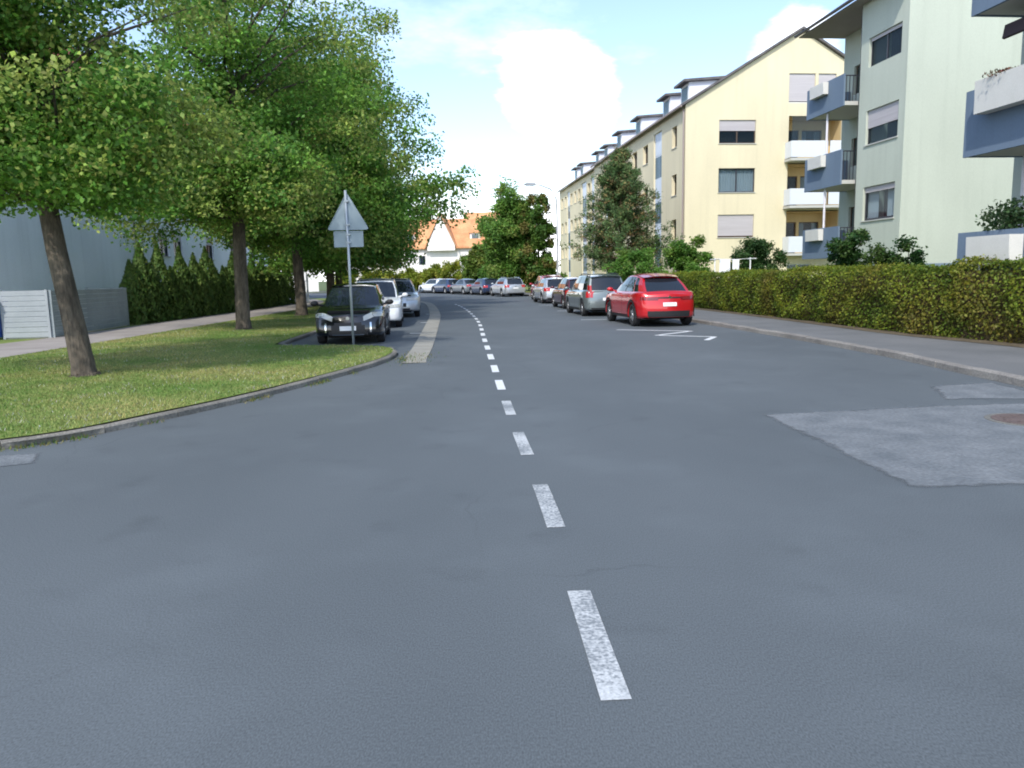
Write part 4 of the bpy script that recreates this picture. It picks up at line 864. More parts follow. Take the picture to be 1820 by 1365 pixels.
def c_wheel(r):
    if r in _wm: return _wm[r]
    t = MB(); k = r * 0.64; t.lathe_x([(k, -0.10), (r - 0.03, -0.105), (r, -0.075), (r, 0.075), (r - 0.03, 0.105), (k + 0.01, 0.10), (k, 0.085), (k, -0.10)], 26)
    rm = MB(); rm.lathe_x([(k - 0.002, 0.06), (k - 0.002, 0.098), (k - 0.03, 0.10), (k - 0.035, 0.05), (0.0, 0.04)], 24, mi=0)
    for q in range(5):
        a = q * 2 * math.pi / 5
        d = Vector((0, math.cos(a), math.sin(a))); e = Vector((0, -math.sin(a), math.cos(a))); p0 = d * 0.03 + Vector((0.088, 0, 0)); p1 = d * (k - 0.02) + Vector((0.096, 0, 0))
        rm.quad(p0 - e * 0.035, p0 + e * 0.035, p1 + e * 0.045, p1 - e * 0.045, mi=1)
        for sgn in (-1, 1): rm.quad(p0 + e * 0.035 * sgn, p1 + e * 0.045 * sgn, p1 + e * 0.045 * sgn - Vector((0.04, 0, 0)), p0 + e * 0.035 * sgn - Vector((0.04, 0, 0)), mi=1)
    rm.tube([(0.05, 0, 0), (0.10, 0, 0)], [0.065, 0.055], 12, mi=1)
    _wm[r] = (t.mesh('tyre', 'rubber', True), rm.mesh('rim', ['black_trim', 'rim_silver'])); return _wm[r]
red = paint('paint_red', (0.55, 0.012, 0.018)); black = paint('paint_black', (0.004, 0.0045, 0.007), 0.0, 0.2); white = paint('paint_white', (0.74, 0.76, 0.78), 0.0); silver = paint('paint_silver', (0.50, 0.53, 0.56), 0.6, 0.35)
greygreen = paint('paint_greygreen', (0.20, 0.235, 0.235), 0.5); darkred = paint('paint_darkred', (0.10, 0.02, 0.03), 0.4); blue = paint('paint_blue', (0.03, 0.05, 0.11), 0.4); grey = paint('paint_grey', (0.20, 0.22, 0.24), 0.5); cherry = paint('paint_cherry', (0.50, 0.03, 0.06))
suv = Car(L=4.5, W=1.86, H=1.60, belt=1.02, hood=0.88, cowl=0.715, wtop=0.53, rtop=0.15, rbase=0.035, wheel=0.345, sill=0.24, roofw=0.64, fover=0.9, rover=0.80)
cross = Car(L=4.5, W=1.86, H=1.60, belt=1.04, hood=0.88, cowl=0.715, wtop=0.52, rtop=0.20, rbase=0.045, wheel=0.345, sill=0.24, roofw=0.62, fover=0.9, rover=0.80, taper=0.2, rbow=0.12)
hatch = Car(); small = Car(L=3.95, W=1.72, H=1.50, belt=0.94, hood=0.78, fover=0.78, rover=0.62, wheel=0.30, roofw=0.67)
mpv = Car(L=4.28, W=1.80, H=1.62, belt=0.99, hood=0.84, cowl=0.77, wtop=0.57, rtop=0.10, rbase=0.03, wheel=0.32, sill=0.21, roofw=0.70, rover=0.70)
wagon = Car(L=4.7, W=1.82, H=1.50, belt=0.96, hood=0.78, cowl=0.70, wtop=0.53, rtop=0.10, rbase=0.03, wheel=0.32, rover=0.95, roofw=0.68)
sedan = Car(L=4.55, W=1.80, H=1.45, belt=0.94, hood=0.77, cowl=0.70, wtop=0.54, rtop=0.30, rbase=0.14, wheel=0.32, rover=0.95, roofw=0.66, reardeck=0.98)
def park(c, name, rear, ang, *a, **k):
    """rear = ground point under the middle of the rear bumper, heading ang (0 = +Y, positive turns left)"""
    d = Vector((-math.sin(R(ang)), math.cos(R(ang)))); p = Vector(rear) + d * c.L / 2; return make_car(c, name, (p.x, p.y), ang, *a, **k)
def park_front(c, name, front, ang, *a, **k):
    d = Vector((-math.sin(R(ang)), math.cos(R(ang)))); p = Vector(front) - d * c.L / 2; return make_car(c, name, (p.x, p.y), ang, *a, **k)
park(cross, 'parked_car', (4.70, 22.75), 7, red, 'bright red crossover with dark rear window parked by the end of the hedge', dict(arch=True, t_z=(0.80, 0.90), t_a=0.52, t_mat='lamp_dark_red', lightbar='black_trim', trim=0.24, spoiler=0.22, plate_z=0.62, rearglass=(-0.88, 0.88), sideglass=[(0.06, 0.42), (0.45, 0.74), (0.77, 0.9)]))
park(mpv, 'parked_car', (3.72, 29.2), 7, greygreen, 'grey green compact van with tall red tail lights parked in front of the red crossover', dict(pillar_light=True, t_z=(0.72, 0.95), t_a=0.86, trim=0.12, spoiler=0.12, plate_z=0.60, sideglass=[(0.06, 0.40), (0.43, 0.72), (0.75, 0.92)], rails=True))
park(small, 'parked_car', (3.40, 36.0), 7, darkred, 'dark red small hatchback parked ahead of the grey green compact van', dict(t_z=(0.70, 0.92), t_a=0.8, trim=0.2))
park(hatch, 'parked_car', (2.75, 43.6), 8, silver, 'silver hatchback with red corner lights parked ahead of the dark red hatchback', dict(t_z=(0.70, 0.90), t_a=0.72, trim=0.14))
park(mpv, 'parked_car', (2.75, 48.6), 7, cherry, 'cherry red car whose roof shows above the silver hatchback', dict(trim=0.14))
park(wagon, 'parked_car', (0.45, 59.6), 17, silver, 'silver estate car parked where the street starts to bend', dict(t_z=(0.72, 0.92), t_a=0.74, trim=0.12, rails='chrome'))
park(hatch, 'parked_car', (-1.45, 65.9), 22, blue, 'dark blue hatchback parked ahead of the silver estate car', dict(detail=False))
park(sedan, 'parked_car', (-3.1, 70.3), 27, grey, 'grey saloon parked between dark blue cars on the bend', dict(t_z=(0.74, 0.9)))
park(hatch, 'parked_car', (-5.3, 75.6), 31, blue, 'dark blue hatchback parked between the grey saloon and the white estate', dict(detail=False, t_a=0.8))
park(wagon, 'parked_car', (-6.55, 79.0), 34, white, 'white estate car furthest along the bend before the yellow green bushes', dict(rails=True))
park_front(small, 'parked_car', (-3.98, 18.75), 186, black, 'glossy black hatchback facing the junction behind the sign post', dict(big_mouth=True, lip=True, h_a=0.58, h_wrap=0.42, h_skew=0.10, mirror='black_trim'))
park_front(mpv, 'parked_car', (-4.40, 24.7), 187, white, 'white compact van parked behind the black hatchback', dict(rails=True))
park_front(suv, 'parked_car', (-4.58, 31.2), 188, silver, 'pale silver sport utility car with roof bars behind the white compact van', dict(rails=True, antenna=True))
park_front(hatch, 'parked_car', (-5.3, 38.2), 191, grey, 'dark grey hatchback last in the row under the trees', dict())
# ------------------------------------------------------------------ sign, lamp, bins, fence
sg = empty('warning_sign', (-3.66, 17.75, 0.095), 0, 'triangular warning sign seen from its grey back with smaller plate on slim pole', 'road sign')
m = MB(); m.tube([(0, 0, -0.1), (-0.02, 0, 3.5)], [0.03, 0.03], 12); m.build('pole', 'galv', sg, True)
def tri(cx, cz, s, r=0.05):
    h = s * 0.866; c = [(-s / 2, 0), (s / 2, 0), (0, h)]; o = []
    for i in range(3):
        a = Vector(c[i - 1]); b = Vector(c[i]); d = Vector(c[(i + 1) % 3]); u = (a - b).normalized(); w = (d - b).normalized(); p0 = b + u * r * 1.7; p1 = b + w * r * 1.7
        for t in (0, 0.25, 0.5, 0.75, 1): q = p0 * (1 - t) ** 2 + b * 2 * t * (1 - t) + p1 * t ** 2; o.append((cx + q.x, cz + q.y))
    return o
pt = MB(); pt.prism(tri(0, 2.62, 0.96), -0.062, -0.058 + 0.006, 'y')
pl = MB(); pl.prism(tri(0, 2.62, 0.96), 0.036, 0.040, 'y'); tp = pl.build('triangle_plate', 'sign_back', sg)
m = MB(); T_ = tri(0, 2.62, 0.965); T2 = tri(0, 2.635, 0.925)
for k in range(len(T_)):
    a, b = T_[k], T_[(k + 1) % len(T_)]; c_, d_ = T2[k], T2[(k + 1) % len(T2)]
    m.quad((a[0], 0.018, a[1]), (b[0], 0.018, b[1]), (d_[0], 0.018, d_[1]), (c_[0], 0.018, c_[1])); m.quad((a[0], 0.018, a[1]), (a[0], 0.042, a[1]), (b[0], 0.042, b[1]), (b[0], 0.018, b[1]))
m.build('folded_rim', 'sign_back', tp)
m = MB(); m.box(-0.33, 0.33, 0.036, 0.040, 2.24, 2.59); bp_ = m.build('lower_plate', 'sign_back', sg)
m = MB()
for a in ((-0.335, 0.335, 2.235, 2.255), (-0.335, 0.335, 2.575, 2.595), (-0.335, -0.315, 2.2551, 2.5749), (0.315, 0.335, 2.2551, 2.5749)): m.box(a[0], a[1], 0.018, 0.042, a[2], a[3])
m.build('folded_rim', 'sign_back', bp_)
for z in (3.24, 2.72, 2.50, 2.32):
    m = MB(); m.box(-0.05, 0.05, -0.034, 0.036, z, z + 0.035); m.build('clamp', 'galv', sg)

lp = empty('street_lamp', (3.42, 55, 0.1), R(15), 'tall grey street lamp with curved arm over the street by the pine', 'street lamp')
m = MB(); m.tube([(0, 0, 0), (0, 0, 1.0), (0, 0, 5.5), (-0.05, 0, 6.8), (-0.45, 0, 7.45), (-1.2, 0, 7.72), (-1.6, 0, 7.76)], [0.10, 0.085, 0.065, 0.055, 0.05, 0.04, 0.04], 10); m.build('pole', 'lamp_grey', lp, True)
m = MB(); m.prism([(-1.55, 7.70), (-2.3, 7.72), (-2.38, 7.78), (-2.2, 7.88), (-1.6, 7.86)], -0.13, 0.13, 'y'); hd = m.build('lamp_head', 'lamp_grey', lp)
m = MB(); m.box(-2.25, -1.7, -0.10, 0.10, 7.67, 7.705); m.build('lens', 'frame_white', hd)
m = MB(); m.box(-0.16, 0.16, -0.13, 0.13, 0.0, 0.9)
# slatted bin enclosure at the left pavement
bx = empty('bin_enclosure', (-13.35, 22.25, 0.09), R(7), 'pale slatted screen box beside the pavement behind the leaning tree', 'enclosure')
def slats(W_, length, h, n, matn, postm, par):
    step = h / n
    for k in range(n):
        m = MB(); wbox(m, W_, 0.05, length - 0.05, 0.04 + k * step, 0.04 + (k + 1) * step - 0.010, -0.02, 0.008 + random.uniform(-0.002, 0.002)); m.build('slat', matn, par)
    for a in (0.0, length - 0.07):
        m = MB(); wbox(m, W_, a, a + 0.07, 0, h + 0.05, -0.06, 0.012); m.build('post', postm, par)
slats(Wall((-1.3, 0, 0), (1, 0, 0), (0, -1, 0)), 1.3, 1.35, 9, 'slat_lit', 'slat_lit', bx)
slats(Wall((0.07, 0.05, 0), (0, 1, 0), (1, 0, 0)), 5.9, 1.33, 9, 'slat_shaded', 'slat_shaded', bx)
slats(Wall((-1.3, 5.9, 0), (1, 0, 0), (0, 1, 0)), 1.3, 1.35, 9, 'slat_shaded', 'slat_shaded', bx)
m = MB(); m.box(-1.3, 0.02, 0.03, 5.9, 0.0, 0.03); m.build('base', 'slab_concrete', bx)
bn = empty('wheelie_bin', (-14.95, 22.15, 0.09), R(5), 'blue wheelie bin with blue lid beside the pale slatted screen', 'bin')
m = MB(); B0 = [(-0.22, -0.25), (0.22, -0.25), (0.22, 0.25), (-0.22, 0.25)]; B1 = [(-0.28, -0.34), (0.28, -0.34), (0.28, 0.34), (-0.28, 0.34)]
for i in range(4): j = (i + 1) % 4; m.quad((*B0[i], 0.06), (*B0[j], 0.06), (*B1[j], 1.02), (*B1[i], 1.02))
m.quad(*[(*p, 0.06) for p in reversed(B0)]); m.quad(*[(*p, 1.02) for p in B1]); m.build('body', 'bin_blue', bn)
m = MB(); m.prism([(-0.37, 1.03), (0.36, 1.03), (0.38, 1.06), (0.30, 1.13), (-0.30, 1.16), (-0.38, 1.09)], -0.30, 0.30, 'x'); m.build('lid', 'bin_blue', bn)
for sx in (-1, 1):
    m = MB(); m.lathe_x([(0.0, -0.03), (0.10, -0.03), (0.10, 0.03), (0.0, 0.03)], 14); o = m.build('wheel', 'rubber', bn); o.location = (sx * 0.24, 0.26, 0.10)
m = MB(); m.tube([(-0.25, 0.40, 1.0), (0.25, 0.40, 1.0)], [0.02, 0.02], 8); m.build('handle', 'bin_blue', bn)
gt = empty('garden_gate', (-14.3, 50.6, 0.09), R(40), 'pale metal garden gate at the end of the conifer row', 'gate')
for x in (0, 1.1): m = MB(); m.box(x - 0.05, x + 0.05, -0.05, 0.05, 0, 1.9); m.build('post', 'galv', gt)
for k in range(9): m = MB(); m.box(0.11 + k * 0.105, 0.13 + k * 0.105, -0.01, 0.01, 0.15, 1.45); m.build('bar', 'galv', gt)
for z in (0.15, 1.45): m = MB(); m.box(0.06, 1.04, -0.02, 0.02, z, z + 0.04); m.build('rail', 'galv', gt)
# drying frame with washing on the lawn
df = empty('drying_frame', (9.0, 35.2, 0.09), R(4), 'white T shaped clothes drying post on the lawn between the round shrubs', 'drying frame')
for x in (0.35, 2.0):
    m = MB(); m.tube([(x, 0, 0), (x, 0, 2.12)], [0.03, 0.03], 8); pp = m.build('post', 'white_paint', df); m = MB(); m.tube([(x - 0.0, -0.65, 2.06), (x, 0.65, 2.06)], [0.025, 0.025], 8); m.build('crossbar', 'white_paint', pp)
for y in (-0.5, 0, 0.5): m = MB(); m.tube([(0.35, y, 2.08), (1.15, y, 2.04), (2.0, y, 2.08)], [0.008] * 3, 5); m.build('line', 'white_paint', df)
for k, (x0, x1, z0) in enumerate(((0.42, 0.9, 1.25), (1.0, 1.3, 1.45))):
    g = [[(x0 + (x1 - x0) * i / 10, -0.5 + 0.025 * math.sin(i * 1.9 + j * 0.4) * (j / 5), 2.045 - (2.045 - z0) * j / 5) for i in range(11)] for j in range(6)]
    m = MB(); m.grid(g); tag(m.build('washing', 'linen', None, True), ('white bed sheet hanging on the drying line', 'small white towel hanging on the drying line')[k], 'washing').location = df.location
# ------------------------------------------------------------------ foliage
def crown_points(ells, n, per, spread, flat, gap=-0.12, ns=0.45, shell=0.42, seed=0, skirt=None, bough=0.95, rn=0.10, bflat=0.5):
    """clump centres through a union of ellipsoids, then leaf points round each clump"""
    vol = np.array([e[3] * e[4] * e[5] for e in ells]) ** 0.75; vol = vol / vol.sum(); C = []; O = []; per_b = 9
    while len(C) < n:                                                 # boughs first, then clumps on each bough: lobes with gaps between
        e = ells[rng.choice(len(ells), p=vol)]; d = rng.normal(size=3); d /= np.linalg.norm(d); r = rng.random() ** shell
        p = np.array(e[:3]) + d * np.array(e[3:]) * r * (1 + rn * rng.normal())
        if mnoise.noise(Vector(p * ns + seed * 7.1)) < gap and rng.random() < 0.85: continue
        bs = spread * rng.uniform(0.75, 1.35) * bough
        for _ in range(rng.integers(per_b - 4, per_b + 5)):
            q = np.clip(rng.normal(size=3), -1.7, 1.7) * np.array([bs, bs, bs * bflat]); q[2] -= 0.18 * (q[0] * d[0] + q[1] * d[1]) ; C.append(p + q); O.append(d * r)
    for _ in range(skirt[5] if skirt else 0):                        # low hanging outer sprays
        a = rng.uniform(0, 2 * np.pi); q = skirt[4] * rng.random() ** 0.6; zz = skirt[2] + (skirt[3] - skirt[2]) * rng.random() ** 1.3 + 0.75 * mnoise.noise(Vector((np.cos(a) * q * 0.9, np.sin(a) * q * 0.9, seed)))
        p = np.array([skirt[0] + np.cos(a) * q, skirt[1] + np.sin(a) * q, zz])
        C.append(p); O.append(np.array([np.cos(a), np.sin(a), -0.2]) * q / skirt[4])
    n = len(C)
    C = np.array(C); O = np.array(O); k = rng.poisson(per, n).clip(4); idx = np.repeat(np.arange(n), k); sc_ = rng.uniform(0.65, 1.35, n)[idx][:, None]
    g = np.clip(rng.normal(size=(len(idx), 3)), -1.6, 1.6); P = C[idx] + g * np.array([[spread, spread, spread * flat]]) * 0.6 * sc_
    return C, O, P, idx
def branch_mesh(parent, axis, C, frac, r0, name='branch', matn='bark', hmin=0.6):
    m = MB()
    for p in C[rng.random(len(C)) < frac]:
        p = Vector(p); h = max(hmin, p.z - (Vector((p.x, p.y, 0)) - Vector((axis[0].x, axis[0].y, 0))).length * random.uniform(0.5, 0.95)); a = None
        for q, w in zip(axis, axis[1:]):
            if q.z <= h <= w.z: a = q.lerp(w, (h - q.z) / (w.z - q.z))
        if a is None: a = axis[-1]
        L = (p - a).length; mid = a.lerp(p, 0.5) + Vector((random.gauss(0, 0.05) * L, random.gauss(0, 0.05) * L, 0.07 * L)); m.tube([a, mid, p], [r0 * min(1, L / 3) * 0.8 + 0.008, r0 * 0.5 * min(1, L / 3) + 0.006, 0.006], 5, cap=False)
    return m.build(name, matn, parent, True)
def tree(name, loc, axis, rad, ells, nclump, per, leaf, spread, pal, label, group=None, flat=0.55, gap=-0.12, bloom=0.0, limbs=0.07, shell=0.42, ns=0.45, matn='leaf', bark='bark', cat='tree', skirt=None, bough=0.95, rn=0.10, bflat=0.5):
    root = empty(name, loc, random.uniform(-0.1, 0.1), label, cat, group); ax = [Vector(a) for a in axis]; m = MB()
    pts = [ax[0] + Vector((0, 0, -0.12)), ax[0] + Vector((0, 0, 0.02)), ax[0].lerp(ax[1], 0.12)] + ax[1:]; rr = [rad[0] * 1.45, rad[0] * 1.28, rad[0] * 1.03] + list(rad[1:])
    fine = smooth_line3(pts, rr, 4); m.tube([f[0] for f in fine], [f[1] for f in fine], 14, jit=0.05); m.build('trunk', bark, root, True)
    C, O, P, idx = crown_points(ells, nclump, per, spread, flat, gap, ns, shell, seed=len(bpy.data.objects) % 17, skirt=skirt, bough=bough, rn=rn, bflat=bflat)
    branch_mesh(root, ax[1:], C, limbs, rad[0] * 0.24, matn=bark, hmin=(skirt[2] - 0.1 if skirt else ax[-1].z * 0.25))
    pal = np.array(pal); lo = np.array([mnoise.noise(Vector(q) * (1.1 / max(spread * 2, 0.5)) + Vector((3, 1, 7))) for q in C]); t = np.clip(0.5 + 1.1 * lo + 0.18 * rng.normal(size=len(C)), 0, 1); cc = pal[0] * (1 - t[:, None]) + pal[1] * t[:, None]
    if bloom: bl = (np.linalg.norm(O, axis=1) > 0.72) & (lo + 0.12 * rng.normal(size=len(C)) > 0.30 - bloom); cc[bl] = cc[bl] * 0.45 + pal[2] * 0.55
    Nn = rng.normal(size=P.shape) * 0.75 + O[idx] * 0.5 + np.array([[0, 0, 0.65]])
    leaves('crown', P, Nn, rng.uniform(0.7, 1.3, len(P)) * leaf, jitter_cols(cc[idx], 0.22), matn, root); return root
def smooth_line3(pts, rr, n):
    o = []
    for i in range(len(pts) - 1):
        p0 = pts[max(i - 1, 0)]; p1 = pts[i]; p2 = pts[i + 1]; p3 = pts[min(i + 2, len(pts) - 1)]
        for k in range(n): t = k / n; o.append((0.5 * ((2 * p1) + (p2 - p0) * t + (2 * p0 - 5 * p1 + 4 * p2 - p3) * t * t + (3 * p1 - p0 - 3 * p2 + p3) * t ** 3), rr[i] * (1 - t) + rr[i + 1] * t))
    o.append((pts[-1], rr[-1])); return o
LIME = [(0.095, 0.225, 0.034), (0.190, 0.350, 0.056), (0.36, 0.385, 0.10)]
GRP = 'lime trees on the verge'
tree('lime_tree', (-7.16, 12.75, 0.095), [(0, 0, 0), (-0.06, 0, 0.6), (-0.35, 0.05, 2.6), (-0.5, 0.1, 4.5), (-0.5, 0.1, 7.5), (-0.45, 0.1, 10)], [0.19, 0.175, 0.15, 0.12, 0.07, 0.03],
     [(-0.7, 0.1, 6.6, 2.9, 2.9, 3.4), (-0.3, 0.2, 4.6, 2.5, 2.6, 1.5), (-0.2, -0.2, 3.75, 1.7, 1.8, 0.65), (1.0, 0.3, 3.5, 0.8, 0.8, 0.7), (-2.4, 0.6, 3.9, 1.6, 1.8, 1.0)], 860, 88, 0.088, 0.46, LIME, 'lime tree with leaning trunk nearest the slatted screen', GRP, bloom=0.36, gap=-0.2, skirt=(-0.4, -0.3, 2.95, 4.2, 2.5, 230))
tree('lime_tree', (-8.5, 24.4, 0.095), [(0, 0, 0), (0.0, 0, 0.6), (0.05, 0, 2.8), (0.15, 0, 5), (0.1, 0.1, 8.5), (0, 0, 12)], [0.24, 0.22, 0.19, 0.15, 0.09, 0.04],
     [(0.3, 0, 8.3, 3.7, 3.9, 4.9), (0.9, -0.3, 5.3, 3.1, 3.0, 1.9), (-1.8, -0.2, 4.7, 2.3, 2.4, 1.5), (0.1, -0.8, 4.1, 2.3, 2.0, 0.8), (-2.6, -0.2, 3.7, 1.3, 1.4, 0.7)], 1000, 72, 0.118, 0.56, LIME, 'lime tree with straight trunk between the leaning one and the parked cars', GRP, bloom=0.45, gap=-0.18, skirt=(-0.2, -0.6, 3.55, 5.2, 3.3, 190))
tree('lime_tree', (-9.1, 33.5, 0.095), [(0, 0, 0), (0.0, 0, 0.6), (-0.05, 0, 3), (0.1, 0, 6), (0.1, 0.1, 9), (0, 0, 13)], [0.26, 0.24, 0.20, 0.16, 0.1, 0.04],
     [(0.4, 0, 8.8, 4.2, 4.2, 5.7), (2.2, 0.0, 6.3, 2.6, 2.7, 2.2), (2.3, -0.3, 9.4, 1.8, 2.0, 2.4), (-0.5, 0, 5.0, 3.2, 3, 1.9), (1.3, -0.5, 4.3, 3.4, 2.8, 1.1)], 1200, 66, 0.145, 0.64, LIME, 'tall lime tree beside the white compact van', GRP, bloom=0.32, gap=-0.16, skirt=(0.3, -0.5, 3.3, 5.4, 4.2, 210))
tree('lime_tree', (-10.0, 43.0, 0.095), [(0, 0, 0), (0.0, 0, 0.6), (0.05, 0, 3), (0.1, 0, 6), (0.1, 0.1, 9), (0, 0, 12.5)], [0.25, 0.23, 0.20, 0.16, 0.1, 0.04],
     [(0.6, 0, 8.0, 4.6, 4.4, 5.2), (1.9, 0, 4.6, 2.9, 2.8, 2.2), (-1.0, 0, 3.9, 2.8, 2.8, 1.8), (2.6, -0.4, 3.9, 2.2, 2.2, 1.3), (5.6, 0.2, 6.4, 1.5, 1.6, 1.3), (6.3, 0.4, 5.0, 0.9, 0.9, 0.7)], 950, 56, 0.19, 0.75, LIME, 'broad lime tree with low hanging branches over the row of parked cars', GRP, bloom=0.2, gap=-0.16, skirt=(0.3, -0.5, 2.3, 4.8, 4.2, 230))
tree('lime_tree', (-11.7, 53.0, 0.095), [(0, 0, 0), (0.0, 0, 0.6), (-0.05, 0, 3), (0.1, 0, 6), (0, 0.1, 9), (0, 0, 11.5)], [0.25, 0.23, 0.19, 0.15, 0.1, 0.04],
     [(0.4, 0, 7.0, 4.6, 4.4, 4.6), (1.4, 0, 4.3, 3.0, 3.0, 1.9)], 420, 50, 0.22, 0.85, LIME, 'lime tree furthest along the verge where the street bends', GRP, bloom=0.12, skirt=(-0.3, -0.5, 2.4, 4.6, 3.8, 170))
# trees at the bend, bushes and shrubs
GREEN = [(0.10, 0.22, 0.036), (0.20, 0.34, 0.065), (0.30, 0.33, 0.085)]
def simple_tree(name, loc, h, r, label, pal=GREEN, n=700, per=50, leaf=0.24, low=0.8, extra=(), group='trees at the bend', bloom=0.15, tr=0.16, cat='tree', gap=-0.35, spread=None, shell=0.5):
    cz = (h + low) / 2; return tree(name, loc, [(0, 0, 0), (0.02, 0, h * 0.1), (0.05, 0, h * 0.35), (0, 0.05, h * 0.7), (0, 0, h * 0.9)], [tr, tr * 0.9, tr * 0.7, tr * 0.4, tr * 0.15], [(0, 0, cz, r, r, (h - low) / 2)] + list(extra), n, per, leaf, spread or r * 0.2, pal, label, group, bloom=bloom, cat=cat, gap=gap, shell=shell, bough=0.55, rn=0.02, bflat=0.95, flat=0.9)
simple_tree('round_tree', (-0.25, 75.5, 0), 10.2, 2.6, 'tall green tree at the bend beside the street lamp', extra=[(0.7, 0, 7.8, 1.8, 1.8, 2.4), (-0.9, 0, 5.3, 1.6, 1.6, 2.2), (0.2, 0, 3.2, 2.6, 2.2, 2.4), (-0.2, 0, 6.5, 2.6, 2.4, 2.6)], n=1000)
simple_tree('round_tree', (2.75, 74.0, 0), 9.2, 1.7, 'slender tree with reddish top in front of the far yellow block', pal=[(0.075, 0.16, 0.03), (0.15, 0.26, 0.045), (0.28, 0.16, 0.07)], n=700, bloom=0.25, extra=[(0, 0, 3.0, 1.9, 1.8, 2.2)])
simple_tree('round_tree', (-3.5, 84.5, 0), 4.9, 1.7, 'low bright green tree beside the orange roofed house', pal=[(0.10, 0.18, 0.03), (0.19, 0.28, 0.045), (0.24, 0.22, 0.06)], n=600, low=0.2)
YG = [(0.16, 0.22, 0.02), (0.30, 0.33, 0.04), (0.42, 0.40, 0.065)]
for i, (x, y, h, r) in enumerate([(-6.9, 89.5, 3.4, 1.7), (-9.3, 92.2, 3.0, 1.7), (-11.9, 95, 2.7, 1.7), (-14.6, 97.4, 2.6, 1.8), (-17.6, 99.6, 2.7, 1.9), (-21, 101.5, 2.9, 2.0)]):
    simple_tree('bush', (x, y, 0), h, r, 'yellow green bush in the row behind the far pavement', YG, n=220, per=40, leaf=0.22, low=0.0, group='yellow green bushes at the bend', tr=0.05, cat='bush')
for (x, y, h, r) in [(-3.6, 86.5, 2.6, 1.6), (-0.9, 82.5, 2.5, 1.7), (1.9, 79.0, 2.4, 1.7), (4.2, 75.5, 2.4, 1.6)]:
    simple_tree('bush', (x, y, 0), h, r, 'dark green bush in the row under the trees at the bend', GREEN, n=150, per=40, leaf=0.2, low=0.0, group='dark green bushes at the bend', tr=0.05, cat='bush')
SH = [(0.085, 0.20, 0.03), (0.155, 0.30, 0.05), (0.22, 0.30, 0.065)]
simple_tree('shrub', (6.75, 41.0, 0.09), 3.25, 1.6, 'spreading green shrub beside the pine trunk', SH, n=330, per=50, leaf=0.12, low=0.0, spread=0.24, group=None, extra=[(1.2, 0.2, 1.2, 1.3, 1.0, 1.0)], tr=0.05, cat='shrub', gap=-0.3)
simple_tree('shrub', (9.05, 38.0, 0.09), 3.35, 1.3, 'round bright green shrub in front of the yellow corner', SH, n=330, per=50, leaf=0.11, low=0.5, spread=0.2, group=None, extra=[(-0.7, 0, 2.2, 0.7, 0.7, 0.7)], tr=0.06, cat='shrub', gap=-0.3)
simple_tree('shrub', (11.45, 36.3, 0.09), 2.9, 1.3, 'dark dome shaped shrub below the shuttered window', [(0.035, 0.085, 0.025), (0.06, 0.13, 0.035), (0.09, 0.15, 0.045)], n=340, per=55, leaf=0.10, low=0.35, spread=0.2, group=None, tr=0.06, cat='shrub', gap=-0.4)
for (x, y, h, r, lb) in [(11.2, 25.6, 2.75, 0.75, 'upright leafy shrub under the lowest grey balcony'), (12.15, 25.2, 2.15, 0.85, 'low leafy shrub against the mint wall'), (12.9, 25.0, 2.55, 0.55, 'thin tall shrub growing by the grey plinth')]:
    simple_tree('shrub', (x, y, 0.09), h, r, lb, [(0.025, 0.075, 0.02), (0.055, 0.13, 0.03), (0.10, 0.15, 0.04)], n=200, per=45, leaf=0.10, low=0.1, spread=0.17, group=None, tr=0.035, cat='shrub', gap=-0.1)
